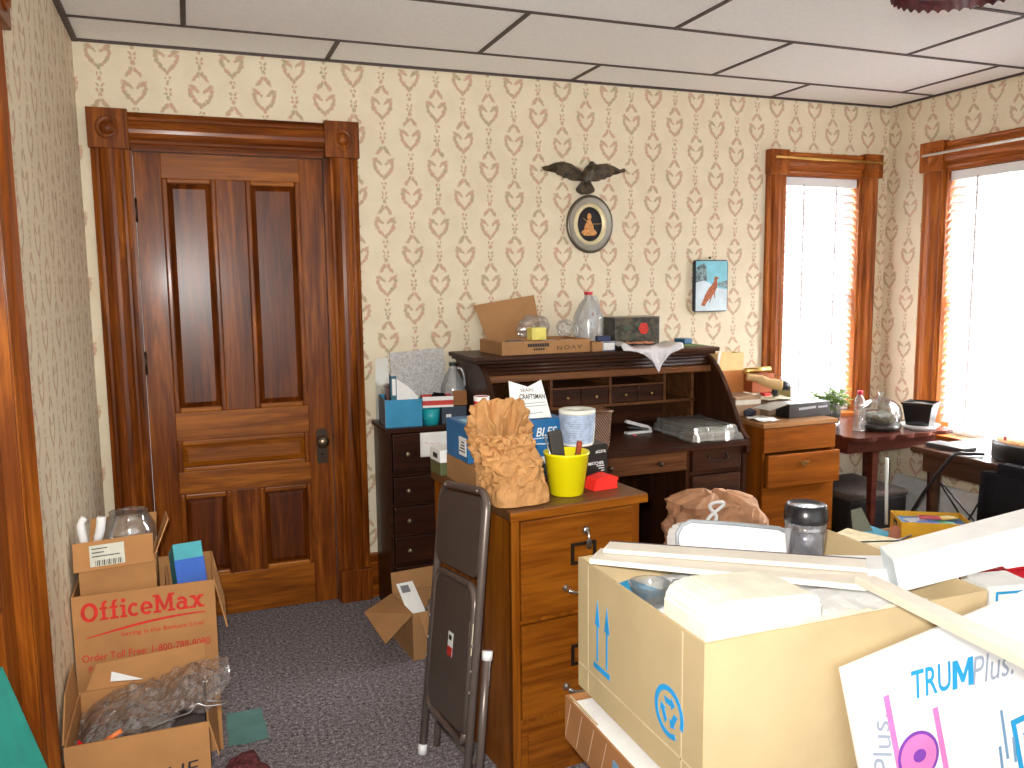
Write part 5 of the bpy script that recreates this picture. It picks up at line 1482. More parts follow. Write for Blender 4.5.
t.faces.new(rings[-1]); bmesh.ops.recalc_face_normals(t, faces=t.faces)
for f_ in t.faces: f_.smooth = True
absorb(bm, t); part(T, 'dome', bm, glass)
bm = bm_new(); lathe(bm, [(.010, .175), (.007, .182), (.014, .192), (.015, .20), (.008, .207), (0, .208)], seg=18); part(T, 'knob', bm, glass)
bm = bm_new(); lump(bm, (0, 0, .062), .07, 6.6, 1.15, 1.15, .5, .3, 3, .035); part(T, 'moss', bm, speck('moss', (.025, .022, .010), (.10, .085, .04), 50))
T = thing('square_pot', 'square black plastic plant pot in a white saucer on the corner table', 'plant pot', (3.685, 3.402, PT), R(28))
bm = bm_new(); lathe(bm, [(.075, 0), (.098, .026), (.094, .026), (.072, .006), (0, .006)], seg=32); part(T, 'saucer', bm, white_pl)
bm = bm_new()
for (a0, b0, z0, a1, b1, z1) in ((.055, .055, .0065, .075, .075, .135),):
    t = bmesh.new(); rs = []
    for rr, z in ((a0, z0), (a1, z1), (a1 + .005, z1), (a1 + .005, z1 + .012), (a1 - .003, z1 + .012), (a1 - .006, z1 - .012)):
        rs.append([t.verts.new((sx * rr, sy * rr, z)) for sx, sy in ((-1, -1), (1, -1), (1, 1), (-1, 1))])
    for A, B in zip(rs, rs[1:]):
        for k in range(4): t.faces.new((A[k], A[(k + 1) % 4], B[(k + 1) % 4], B[k]))
    t.faces.new(rs[0][::-1]); t.faces.new(rs[-1]); bmesh.ops.recalc_face_normals(t, faces=t.faces); absorb(bm, t)
part(T, 'pot', bm, plain('black_gloss_pot', (.010, .009, .010), .22))
bm = bm_new(); lump(bm, (0, 0, .128), .05, 1.6, 1.2, 1.2, .35, .2, 2); part(T, 'soil', bm, speck('soil', (.02, .016, .010), (.06, .05, .03), 60))

# ------------------------------------------------------------------ things on and by the sewing table
ST = .7205
bm = bm_new(); box(bm, -.05, .05, -.10, .10, 0, .020, 0, .004)
solo('dark_notebook', bm, plain('charcoal_cover', (.06, .055, .055), .4), 'dark flat notebook lying near the front edge of the sewing table', 'notebook', loc=(3.375, 2.93, ST), world=False, rotz=R(4))
T = thing('round_tin', 'round black drum shaped case with orange tan top on the sewing table', 'case', (3.525, 2.565, ST))
bm = bm_new(); lathe(bm, [(.205, 0), (.21, .006), (.21, .074), (.205, .080), (.19, .082)], seg=48); part(T, 'case', bm, plain('black_case', (.010, .009, .010), .4))
bm = bm_new(); lathe(bm, [(.192, .0805), (.19, .086), (.06, .092), (0, .092)], seg=40); part(T, 'tan_top', bm, speck('cork_top', srgb(200, 130, 60), srgb(228, 175, 105), 25, .6))
bm = bm_new(); lathe(bm, [(.012, .092), (.010, .106), (0, .108)], (-.0, .02, 0), 14); part(T, 'knob', bm, black_pl)
bm = bm_new(); lathe(bm, [(.006, .085), (.006, .104), (0, .106)], (-.14, .09, 0), 10); part(T, 'pin', bm, plain('pink_plastic', srgb(210, 90, 110), .4))
bm = bm_new(); tube(bm, smooth_path([(3.36, 2.735, ST + .010), (3.30, 2.77, ST + .010), (3.255, 2.80, ST + .006), (3.238, 2.85, .655), (3.235, 2.96, .49), (3.235, 3.06, .30), (3.25, 3.12, .10), (3.28, 3.16, .010)], 6), .008, 8)
solo('black_cable', bm, black_pl, 'thick black cable running from the round case down to the floor', 'cable')
T = thing('black_chair', 'black upholstered chair standing before the sewing table', 'chair', (3.19, 2.265, 0), R(0))
bm = bm_new(); t = bmesh.new(); bmesh.ops.create_cube(t, size=1)
bmesh.ops.bevel(t, geom=list(t.edges), offset=.12, segments=5, affect='EDGES')
for v in t.verts: v.co = V((v.co.x * .09, v.co.y * .66, v.co.z * .40))
for f_ in t.faces: f_.smooth = True
bmesh.ops.transform(t, matrix=M.Translation((.01, 0, .545)) @ M.Rotation(R(2), 4, 'Y'), verts=t.verts); absorb(bm, t); part(T, 'backrest', bm, black_ft)
bm = bm_new(); box(bm, -.45, -.04, -.22, .22, .33, .43, 0, .03); part(T, 'seat', bm, black_ft)
for x, y in ((-.42, -.19), (-.42, .19), (-.07, -.19), (-.07, .19)):
    bm = bm_new(); tube(bm, [(x, y, 0), (x, y * .95, .335)], .014, 8); part(T, 'leg', bm, black_pl)

# dark trunk under the corner table
T = thing('footlocker', 'dark trunk with brown cloth top on the floor under the corner table', 'trunk', (3.42, 3.66, 0))
bm = bm_new(); box(bm, -.14, .26, -.20, .22, 0, .345, 0, .02); part(T, 'trunk_body', bm, plain('trunk_black', (.014, .012, .012), .5))
bm = bm_new(); box(bm, -.145, .265, -.205, .225, .335, .375, 0, .015); part(T, 'cloth_top', bm, speck('brown_cloth', (.05, .035, .028), (.085, .06, .048), 60, .9))
bm = bm_new(); box(bm, .255, .268, -.10, .10, .24, .27, 0, .004); part(T, 'side_handle', bm, black_pl)
# ------------------------------------------------------------------ cartons by the left wall
k_om = cardboard('kraft_orange', (.45, .225, .085))
ink_red = plain('carton_red_ink', srgb(196, 38, 26), .75, var=.2, scale=60)
T = thing('big_carton', 'tall brown carton with big red lettering against the left wall by the door', 'box', (-.178, 2.96, 0))
bm = bm_new(); open_box(bm, -.211, .206, -.16, .16, 0, .585, .005); part(T, 'carton', bm, k_om)
bx0, bx1, by_ = -.198, .206, -.16
part(T, 'lettering', slab_text('OfficeMax', (-.008, by_, .530), (1, 0, 0), (0, 0, 1), .36, .060), ink_red)
bm = bm_new()
arc = [(-.175 + .345 * k / 18, .448 + .035 * math.sin(min(1, k / 18 * 1.0) * PI * .56)) for k in range(19)]
for k in range(18):
    w0 = .0022 + .003 * math.sin(PI * k / 18)
    line_poly(bm, [arc[k], arc[k + 1]], w0 * 1.5, (0, by_, 0), (1, 0, 0), (0, 0, 1))
part(T, 'red_swoosh', bm, ink_red)
part(T, 'slogan', text_bm('Saving is the Bottom Line!', (.045, by_, .445), (1, 0, 0), (0, 0, 1), .245, .018, bold=.006), ink_red)
part(T, 'order_line', text_bm('Order Toll Free: 1-800-788-8080', (-.005, by_, .383), (1, 0, 0), (0, 0, 1), .375, .024, bold=.006), ink_red)
part(T, 'fax_line', text_bm('Fax Toll Free', (-.105, by_, .345), (1, 0, 0), (0, 0, 1), .14, .020, bold=.006), ink_red)
bm = bm_new(); slab(bm, [(.207, -.155, .585), (.207, .155, .585), (.240, .150, .415), (.240, -.150, .415)][::-1], .004); part(T, 'side_flap', bm, k_om)
# packing inside so that the upper things stand on something
bm = bm_new(); box(bm, -.192, .199, -.153, .153, .006, .44, 0, .01)
solo('wrapped_bundle', bm, plain('grey_wrap', (.20, .18, .15), .8), 'grey wrapped bundle filling the carton with big red lettering', 'bundle', loc=(-.178, 2.96, 0), world=False)
# small carton with label
T = thing('small_open_carton', 'small brown carton with white shipping label inside the red lettered carton', 'box', (-.262, 2.955, .4465), R(0))
bm = bm_new(); open_box(bm, -.108, .115, -.095, .095, 0, .225, .004); part(T, 'carton', bm, kraft_pale if False else k_om)
bm = bm_new(); slab(bm, [(-.118, -.125, .205), (.112, -.125, .215), (.112, -.096, .300), (-.120, -.096, .290)], .003); part(T, 'front_flap', bm, k_om)
bm = bm_new(); slab(bm, [(-.095, .094, .225), (.113, .094, .225), (.118, .105, .318), (-.085, .105, .315)], .003); part(T, 'back_flap', bm, k_om)
bm = bm_new(); slab(bm, [(.116, -.08, .222), (.116, .07, .222), (.150, .065, .325), (.160, -.02, .32)], .004); part(T, 'side_flap', bm, k_om)
fx = V((1, 0, .04)).normalized(); fy = V((0, .029, .086)).normalized()
bm = bm_new(); flat_poly(bm, [(-.05, -.033), (.05, -.033), (.05, .033), (-.05, .033)], (-.022, -.1115, .250), fx, fy, .001); part(T, 'shipping_label', bm, plain('label_paper', srgb(205, 205, 190), .8))
bm = bm_new()
for k, (a, b) in enumerate(((-.042, .0), (-.042, -.01), (-.042, .035))): line_poly(bm, [(a, .022 - .012 * k), (b, .022 - .012 * k)], .003, (-.022, -.1117, .250), fx, fy, .0012)
for k in range(16): line_poly(bm, [(-.034 + k * .005, -.030), (-.034 + k * .005, -.016)], .0014 + .001 * (k % 3), (-.022, -.1117, .250), fx, fy, .0012)
part(T, 'label_print', bm, blk_print)
T = thing('glass_jar', 'round clear glass bowl in the small carton with white label', 'bowl', (-.224, 2.960, .655), 0)
bm = bm_new(); box(bm, -.098, .10, -.085, .085, .0, .200, 0, .01)
solo('crumpled_filler', bm, plain('tan_filler', (.20, .15, .10), .9), 'crumpled packing under the glass bowl in the small carton', 'packing', loc=(-.26, 2.955, .4515), world=False)
bm = bm_new(); lathe(bm, [(.04, 0), (.062, .012), (.082, .055), (.082, .09), (.066, .125), (.058, .14), (.060, .146), (.054, .14), (.062, .122), (.077, .088), (.077, .056), (.058, .018), (0, .012)], seg=32); part(T, 'bowl', bm, glass)
T = thing('white_bracket', 'white plastic clip shaped bracket at the left end of the small carton', 'bracket', (-.330, 2.905, .655), R(10))
bm = bm_new(); tube(bm, smooth_path([(-.02, 0, .0), (-.022, 0, .06), (-.030, -.01, .13), (-.018, -.012, .155)], 5), [.010] * 6 + [.013] * 5 + [.011] * 5, 10); part(T, 'left_prong', bm, white_pl)
bm = bm_new(); tube(bm, smooth_path([(-.022, 0, .05), (.006, 0, .06), (.022, -.01, .10), (.030, -.012, .15)], 5), [.010] * 8 + [.014] * 8, 10); part(T, 'right_prong', bm, white_pl)
bm = bm_new(); tube(bm, [(-.02, 0, .0), (.02, 0, .03), (.006, 0, .07)], .010, 10); part(T, 'body', bm, white_pl)
# teal carton in big carton
T = thing('teal_carton', 'teal and blue open carton tilted in the red lettered carton beside the door', 'box', (-.045, 2.94, .4465), R(10))
mm_t = M.Rotation(R(28), 4, 'Y')
bm = bm_new(); open_box(bm, -.046, .046, -.06, .06, .035, .205, .004); bmesh.ops.transform(bm, matrix=M.Rotation(R(-30), 4, 'X'), verts=bm.verts); bmesh.ops.translate(bm, vec=(.0, -.01, .012), verts=bm.verts)
part(T, 'carton', bm, plain('teal_board', srgb(70, 165, 175), .6))
bm = bm_new(); box(bm, -.047, .047, -.0615, -.060, .06, .15); bmesh.ops.transform(bm, matrix=M.Rotation(R(-30), 4, 'X'), verts=bm.verts); bmesh.ops.translate(bm, vec=(.0, -.01, .012), verts=bm.verts)
part(T, 'blue_band', bm, plain('blue_band', srgb(35, 90, 185), .5))
bm = bm_new(); box(bm, -.004, .004, -.08, .05, .0, .13); bmesh.ops.transform(bm, matrix=M.Rotation(R(35), 4, 'X'), verts=bm.verts)
solo('cardboard_strip', bm, kraft_dk, 'brown cardboard strip standing between small carton and teal carton', 'cardboard', loc=(-.122, 2.965, .475), world=False, rotz=R(4))

# open carton in front
T = thing('open_carton', 'open brown carton filled with clear plastic wrap nearest the left wall', 'box', (-.19, 2.545, 0))
bm = bm_new(); open_box(bm, -.185, .178, -.165, .165, 0, .318, .005); part(T, 'carton', bm, k_om)
bm = bm_new(); slab(bm, [(-.165, .166, .318), (.180, .166, .318), (.178, .195, .402), (-.135, .195, .386)], .004); part(T, 'back_flap', bm, k_om)
bm = bm_new(); slab(bm, [(.179, .15, .318), (.179, -.160, .318), (.203, -.155, .21), (.203, .145, .21)], .004); part(T, 'right_flap', bm, k_om)
bm = bm_new(); slab(bm, [(-.186, -.15, .318), (-.186, .16, .318), (-.19, .15, .42), (-.192, -.02, .40)], .004); part(T, 'left_flap', bm, k_om)
part(T, 'marker_letters', text_bm('LIE', (.105, -.165, .190), (1, .0, .08), (0, 0, 1), .085, .040, shear=.15), blk_print)
bm = bm_new(); box(bm, -.178, .171, -.158, .158, .0, .21, 0, .02)
solo('packing_bundle', bm, plain('dark_wrap', (.10, .085, .08), .8), 'dark packing filling the bottom of the open carton', 'packing', loc=(-.19, 2.545, .0055), world=False)
def wrapf(u, v):
    x = -.175 + .42 * u; y = -.15 + .30 * v
    q = V((x * 13, y * 13, 2.5)); z = .225 + .07 * math.sin(PI * min(1, u * 1.05)) + .035 * abs(NZ.noise(q * .7)) + .028 * abs(NZ.noise(q * 1.9)) + .014 * abs(NZ.noise(q * 4.3))
    z += .12 * max(0, u - .52) / .48 + .02
    if u > .8: y *= 1 - (u - .8) * 2.2
    return (x, y + .03 * max(0, u - .6), z)
T = thing('plastic_wrap', 'crinkled clear plastic sheeting spilling out of the open carton', 'plastic wrap', (-.19, 2.545, .22))
TM[T] = M.Translation((-.19, 2.545, 0)); T.matrix_world = TM[T]
bm = bm_new(); sheet(bm, wrapf, 46, 34, .0, smooth=False)
part(T, 'sheet', bm, clear('crinkle_film', tint=(.98, .97, .97), gloss=.17, body=.10, bodycol=(.60, .55, .56), rough=.12, nscale=26))
bm = bm_new(); sheet(bm, lambda u, v: tuple(V(wrapf(u * .9 + .03, v * .85 + .08)) - V((.0, .01, .03 + .02 * NZ.noise(V((u * 9, v * 9, 1)))))), 30, 22, .0, smooth=False)
part(T, 'inner_fold', bm, clear('crinkle_film', gloss=.20, body=.22))
bm = bm_new(); tube(bm, smooth_path([(.02, -.158, .325), (.09, -.160, .345), (.13, -.165, .355), (.15, -.162, .375), (.175, -.165, .365), (.215, -.160, .36), (.235, -.15, .36), (.20, -.166, .375), (.175, -.168, .385), (.172, -.168, .41), (.170, -.166, .44)], 5), .0022, 6)
solo('wire_hanger', bm, steel, 'bent bright wire over the right rim of the open carton', 'wire', loc=(-.19, 2.545, .0), world=False)
bm = bm_new(); prism(bm, [(0, 0), (.09, -.002), (.005, .03)], 0, .001, 'Y')
solo('paper_shred', bm, white_paper, 'white torn paper scrap on the plastic wrap in the open carton', 'paper', loc=(-.275, 2.60, .385), world=False, rotz=R(-10))
bm = bm_new(); prism(bm, [(0, 0), (.045, .012), (.03, .075), (.01, .10), (-.005, .05)], -.004, .004, 'Y', 0, .002)
solo('red_packet', bm, plain('red_foil', srgb(205, 25, 30), .3), 'red packet standing at the front left corner of the open carton', 'packet', loc=(-.352, 2.405, .222), world=False)
bm = bm_new(); tube(bm, [(0, 0, 0), (.045, 0, .024)], .007, 8)
solo('orange_crayon', bm, plain('orange_wax', srgb(225, 120, 60), .5), 'short orange stick showing through the plastic in the open carton', 'stick', loc=(-.28, 2.40, .305), world=False)

# scraps on the carpet
bm = bm_new(); crush(bm, .045, .165, 2.80, 3.02, .001, .008, 4, 10, .001, 6)
solo('teal_paper', bm, plain('teal_scrap', srgb(95, 140, 135), .9), 'teal scrap of paper on the carpet right of the open carton', 'paper')
bm = bm_new(); lump(bm, (.082, 2.515, .05), .066, 12, 1.0, 1.1, .9, .35, 4, .0)
solo('maroon_cloth', bm, speck('maroon_plush', (.06, .012, .014), (.14, .028, .03), 90), 'dark maroon plush cloth bundled on the carpet at the bottom edge', 'cloth')

# teal panel leaning on the left wall near the camera
bm = bm_new(); slab(bm, [(XL + .006, 1.80, .80), (XL + .006, 1.10, .80), (-.165, 1.10, .0), (-.165, 1.80, .0)][::-1], .012)
solo('teal_board', bm, plain('teal_paint', srgb(30, 150, 135), .5), 'teal green painted panel leaning on the left wall at the frame corner', 'panel')

# small floor carton
T = thing('flap_carton', 'small open brown carton on the carpet behind the folding chair with flaps spread', 'box', (.915, 3.30, 0), R(6))
bm = bm_new(); open_box(bm, -.145, .15, -.09, .17, 0, .20, .004); part(T, 'carton', bm, kraft)
bm = bm_new(); slab(bm, [(-.146, .17, .20), (-.146, -.09, .20), (-.275, -.125, .115), (-.285, .12, .16)][::-1], .004); part(T, 'left_flap', bm, kraft)
bm = bm_new(); slab(bm, [(-.12, -.091, .20), (.12, -.091, .20), (.09, -.115, .055), (-.085, -.115, .055)][::-1], .004); part(T, 'front_flap', bm, kraft)
bm = bm_new(); slab(bm, [(-.14, .171, .20), (.15, .171, .20), (.15, .19, .285), (-.14, .19, .285)], .004); part(T, 'back_flap', bm, kraft)
bm = bm_new(); box(bm, -.138, .143, -.083, .163, 0, .11, 0, .01)
solo('carton_contents', bm, plain('brown_packing', (.10, .07, .05), .8), 'dark packing filling the small carton behind the folding chair', 'packing', loc=(.915, 3.30, .0045), world=False, rotz=R(6))
T = thing('paper_tag', 'white paper tag with printed square in the small floor carton', 'tag', (.80, 3.32, .12), R(10))
bm = bm_new(); slab(bm, [(-.005, -.03, .0), (.075, -.03, .0), (.045, .07, .145), (-.03, .07, .145)], .001); part(T, 'tag', bm, white_paper)
bm = bm_new(); slab(bm, [(-.012, .044, .1095), (.026, .044, .1095), (.020, .062, .1355), (-.016, .062, .1355)], .0006); part(T, 'printed_square', bm, plain('grey_print', (.2, .2, .22), .8))
bm = bm_new(); lump(bm, (0, 0, .05), .07, 4.4, 1, 1, .9, .35, 3, 0.)
solo('plastic_bag', bm, bagpl, 'clear crumpled plastic bag in the small floor carton', 'plastic bag', loc=(.955, 3.32, .118), world=False)

# ------------------------------------------------------------------ clutter on the floor beyond the big carton
T = thing('low_carton', 'low brown carton on the carpet under the newspapers and yellow box', 'box', (2.86, 2.72, 0))
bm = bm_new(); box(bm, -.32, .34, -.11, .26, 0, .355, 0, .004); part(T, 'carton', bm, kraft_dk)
bm = bm_new(); box(bm, -.03, .03, -.1105, .2605, .20, .3556); part(T, 'tape', bm, plain('tan_tape', (.45, .30, .16), .3))
T = thing('yellow_box', 'open yellow box of colourful leaflets among the floor clutter', 'box', (3.10, 2.775, .357), R(-32))
bm = bm_new(); open_box(bm, -.15, .15, -.10, .10, 0, .095, .004); part(T, 'box_body', bm, plain('yellow_board', srgb(222, 165, 30), .55))
bm = bm_new(); flat_poly(bm, [(-.028, -.03), (.028, -.03), (.028, .03), (-.028, .03)], (-.151, 0, .050), (0, -1, 0), (0, 0, 1), .001); flat_poly(bm, [(.018 * math.cos(k * PI / 6), .018 * math.sin(k * PI / 6)) for k in range(12)], (-.151, 0, .05), (0, -1, 0), (0, 0, 1), .0014, 1); flat_poly(bm, [(.010 * math.cos(k * PI / 6), .010 * math.sin(k * PI / 6)) for k in range(12)], (-.151, 0, .05), (0, -1, 0), (0, 0, 1), .0018, 0)
part(T, 'square_mark', bm, [blk_print, plain('yellow_board', srgb(222, 165, 30), .55)])
bm = bm_new(); box(bm, -.144, .144, -.094, .094, 0, .068, 0, .002)
solo('leaflet_pad', bm, plain('sky_leaflet', srgb(90, 150, 205), .5), 'blue pad of leaflets inside the yellow box', 'leaflets', loc=(3.10, 2.775, .3615), world=False, rotz=R(-32))
lf = [((-.06, .02), srgb(215, 225, 235), 15, 'white leaflet at the back left inside the yellow box'), ((.045, -.02), srgb(90, 185, 120), -20, 'green leaflet at the right inside the yellow box'), ((-.02, -.045), srgb(70, 120, 205), 8, 'bright blue leaflet at the front inside the yellow box'), ((.075, .045), srgb(230, 200, 90), 30, 'pale yellow leaflet at the back right inside the yellow box'), ((.0, .03), srgb(190, 60, 70), -5, 'red leaflet in the middle inside the yellow box')]
for k, ((x, y), c, a, lb) in enumerate(lf):
    bm = bm_new(); box(bm, -.045, .045, -.028, .028, 0, .003)
    p = M.Rotation(R(-32), 4, 'Z') @ V((x, y, 0))
    solo('leaflet', bm, plain('leaflet_%d' % k, c, .45), lb, 'leaflet', loc=(3.10 + p.x, 2.775 + p.y, .4305 + .0032 * k), world=False, rotz=R(a - 32), group='leaflets in the yellow box')
bm = bm_new(); box(bm, -.055, .055, -.075, .075, 0, .02, 0, .002)
solo('teal_folder', bm, plain('cyan_card', srgb(60, 160, 190), .6), 'cyan blue folder lying left of the yellow box', 'folder', loc=(2.895, 2.905, .356), world=False, rotz=R(0))
news = speck('newsprint', srgb(205, 190, 150), srgb(225, 212, 176), 30)
for k, (x, y, a) in enumerate(((2.66, 2.70, 8), (2.70, 2.66, -6), (2.68, 2.72, 20))):
    bm = bm_new(); crush(bm, -.12, .14, -.16, .16, .0, .012, 3 + k, 10, .003, 5)
    solo('newspaper', bm, news, ['lowest newspaper of the pile left of the yellow box', 'middle newspaper of the pile left of the yellow box', 'uppermost newspaper of the pile left of the yellow box'][k], 'newspaper', loc=(x, y, .357 + .019 * k), world=False, rotz=R(a), group='newspapers left of the yellow box')
bm = bm_new(); tube(bm, smooth_path([(2.56, 2.66, .437), (2.66, 2.62, .440), (2.72, 2.60, .442), (2.86, 2.66, .43)], 5), .004, 6)
solo('black_string', bm, black_pl, 'short dark cord lying over the newspaper pile', 'cord')
bm = bm_new(); tube(bm, [(3.03, 2.965, .378), (3.005, 2.955, .70)], .0085, 10)
solo('white_rod', bm, plain('pale_rod', srgb(205, 205, 200), .4), 'thin pale rod standing upright behind the newspapers', 'rod')
bm = bm_new(); slab(bm, [(2.80, 2.93, .357), (2.90, 2.90, .357), (2.86, 2.95, .48), (2.81, 2.96, .47)], .004)
solo('grey_card', bm, plain('grey_green_card', srgb(120, 122, 105), .7), 'grey green card leaning upright left of the pale rod', 'card')
bm = bm_new(); prism(bm, [(0, 0), (.05, 0), (.06, .03), (.03, .075), (.012, .04)], -.02, .02, 'Y', 0, .004)
solo('pink_figure', bm, plain('salmon_plastic', srgb(190, 125, 100), .5), 'small salmon coloured plastic piece at the foot of the pale rod', 'plastic piece', loc=(2.885, 2.80, .3575), world=False)
bm = bm_new(); lump(bm, (3.155, 3.285, .095), .10, 9.3, 1.15, .75, .95, .3, 3, 0.)
solo('black_bag', bm, black_ft, 'black cloth bag on the floor in front of the dark trunk', 'bag')
bm = bm_new(); box(bm, -.14, .14, -.055, .055, 0, .19, 0, .012)
solo('grey_case', bm, speck('grey_tweed', (.035, .034, .036), (.08, .078, .08), 120), 'dark grey case on the floor beside the orange cabinet', 'case', loc=(2.85, 3.12, 0), world=False, rotz=R(4))

# big paper bag by the desk with white loop
bag8 = paper_mat('bag_brown_pink', (.46, .235, .12), 14)
B8 = paper_bag('grocery_bag', 'large crumpled brown paper bag with white loop mark in front of the desk', 2.055, 2.95, 0, .47, .28, .60, R(-14), bag8, 7.7, .86, (0, 0), .045, closed=True)
bm = bm_new()
cx, cy, cz = 1.928, 2.790, .604
def eight(k, n=48):
    a = 2 * PI * k / n
    s, c = math.sin(a), math.cos(a)
    up = (c + 1) / 2
    r_ = .022 + .022 * up
    return (cx + .02 * c + r_ * math.sin(2 * a) * .8, cy - .012 - .012 * (1 - up), cz + .040 * c)
pts = [eight(k) for k in range(48)]
tube(bm, pts, .0075, 8, True)
part(B8, 'white_loop', bm, white_pl, True)

# ------------------------------------------------------------------ the big pale carton and what is in it
fgk = cardboard('foreground_cardboard', (.53, .41, .235), .06)
bX0, bX1, bY0, bY1, bZ0, bZ1 = .822, 1.510, 1.203, 1.722, .575, .890
T = thing('moving_carton', 'large pale brown open carton with blue arrows heaped with household things', 'box', ((bX0 + bX1) / 2, (bY0 + bY1) / 2, bZ0))
bm = bm_new(); open_box(bm, bX0, bX1, bY0, bY1, bZ0, bZ1, .006); part(T, 'carton', bm, fgk, True)
blue = plain('carton_blue_ink', srgb(35, 150, 215), .7)
xd, yd = (0, -1, 0), (0, 0, 1)
bm = bm_new()
for y in (1.622, 1.576):
    line_poly(bm, [(0, -.055), (0, .030)], .007, (bX0, y, .735), xd, yd, .0008)
    flat_poly(bm, [(-.012, .025), (.012, .025), (0, .085)], (bX0, y, .735), xd, yd, .0008)
line_poly(bm, [(-.035, -.072), (.030, -.072)], .013, (bX0, 1.598, .735), xd, yd, .0008)
part(T, 'up_arrows', bm, blue, True)
bm = bm_new(); rc = (bX0, 1.318, .706)
ring_poly(bm, .041, .052, rc, xd, yd, R(-20), R(300), depth=.0008)
for a in (90, 210, 330):
    for (p0, p1) in (((-.016, .018), (.016, .018)),):
        ca, sa = math.cos(R(a - 90)), math.sin(R(a - 90))
        q = [(-.012, .014), (.008, .014), (.008, .008), (.022, .020), (.008, .032), (.008, .026), (-.018, .026)]
        flat_poly(bm, [(x * ca - y * sa, x * sa + y * ca) for x, y in q], rc, xd, yd, .0008)
part(T, 'recycling_mark', bm, blue, True)
bm = bm_new()
box(bm, bX0 - .0007, bX0, bY0 + .004, bY1 - .004, .632, .636); box(bm, bX0 - .0007, bX0, 1.668, 1.671, .58, .886); box(bm, bX0 - .0007, bX0, 1.272, 1.276, .58, .886)
part(T, 'fold_lines', bm, plain('fold_line', (.60, .48, .30), .8), True)
# torn front edge strip
bm = bm_new()
def torn(u, v):
    x = .99 + .36 * u
    return (x, bY0 + .006 - .002 * v, bZ1 - .004 + v * (.012 + .010 * NZ.noise(V((x * 30, 0, 0)))))
sheet(bm, torn, 50, 3, .002); part(T, 'torn_edge', bm, plain('torn_paper', (.62, .55, .42), .9), True)
# filling of white paper
def fill(u, v):
    x = bX0 + .010 + (bX1 - bX0 - .020) * u; y = bY0 + .010 + (bY1 - bY0 - .020) * v
    q = V((x * 9, y * 9, 5)); e = min(u, 1 - u, v, 1 - v) * 8
    return (x, y, bZ0 + .243 + .022 * min(1, e) * (.4 + NZ.noise(q) + .5 * abs(NZ.noise(q * 2.3))))
bm = bm_new(); t = bmesh.new(); n = 30; g = [[t.verts.new(fill(i / n, j / n)) for j in range(n + 1)] for i in range(n + 1)]
for i in range(n):
    for j in range(n): t.faces.new((g[i][j], g[i + 1][j], g[i + 1][j + 1], g[i][j + 1]))
r_ = bmesh.ops.extrude_edge_only(t, edges=[e for e in t.edges if e.is_boundary])
for v in [x for x in r_['geom'] if isinstance(x, bmesh.types.BMVert)]: v.co.z = bZ0 + .0065
bmesh.ops.contextual_create(t, geom=[e for e in t.edges if e.is_boundary]); bmesh.ops.recalc_face_normals(t, faces=t.faces); absorb(bm, t)
solo('packing_paper', bm, white_paper, 'white packing paper filling the large carton with blue arrows', 'packing')
FZ = bZ0 + .270
# foam block
T = thing('foam_block', 'cream styrofoam block lying at the front of the large carton', 'foam block', (.962, 1.285, FZ - .02), R(0))
bm = bm_new(); prism(bm, [(-.125, 0), (.135, 0), (.135, .080), (.118, .098), (-.070, .112), (-.110, .104), (-.125, .080)], -.068, .085, 'Y', 0, .006); part(T, 'block', bm, plain('styrofoam', (.80, .76, .62), .8, bmp=.1))
T.location.z = FZ - .004
# glass jar lying
T = thing('drinking_glass', 'clear drinking glass standing at the front left edge of the large carton', 'glass', (.885, 1.50, FZ + .002), R(0))
bm = bm_new(); lathe(bm, [(.030, 0), (.034, .004), (.044, .042), (.046, .047), (.0425, .047), (.032, .008), (0, .008)], seg=30); part(T, 'glass', bm, glass)
bm = bm_new(); box(bm, -.04, .04, -.05, .05, 0, .012, 0, .003)
solo('blue_card', bm, plain('bright_blue_card', srgb(40, 160, 210), .5), 'small bright blue card beside the drinking glass in the large carton', 'card', loc=(.890, 1.575, FZ - .004), world=False, rotz=R(20))
bm = bm_new(); lump(bm, (0, 0, .025), .05, 2.7, 1.8, .8, .55, .4, 3, 0.)
solo('plastic_film', bm, clear('grey_film', gloss=.25, body=.3, bodycol=(.5, .56, .62), nscale=30), 'grey blue crinkled plastic under the wooden slats in the large carton', 'plastic bag', loc=(1.03, 1.47, FZ - .003), world=False, rotz=R(-25))
# white tray standing on edge
T = thing('white_tray', 'white plastic dish with grey rim standing up at the back of the large carton', 'dish', (1.185, 1.60, FZ), R(-5))
bm = bm_new()
pts = [(-.155, 0), (.155, 0), (.150, .062), (.125, .074), (.0, .096), (-.110, .112), (-.138, .104), (-.150, .085)]
prism(bm, pts, -.03, .03, 'Y', 0, .006); part(T, 'dish', bm, white_pl)
bm = bm_new(); tube(bm, [(-.150, -.028, .06), (-.148, -.028, .09), (-.134, -.028, .107), (-.110, -.028, .115), (.0, -.028, .099), (.125, -.028, .077), (.150, -.028, .064)], .005, 8); part(T, 'grey_rim', bm, plain('grey_rim', (.30, .32, .34), .4))
T.matrix_world = M.Translation((1.195, 1.645, FZ + .001)) @ M.Rotation(R(-5), 4, 'Z') @ M.Rotation(R(-14), 4, 'X')
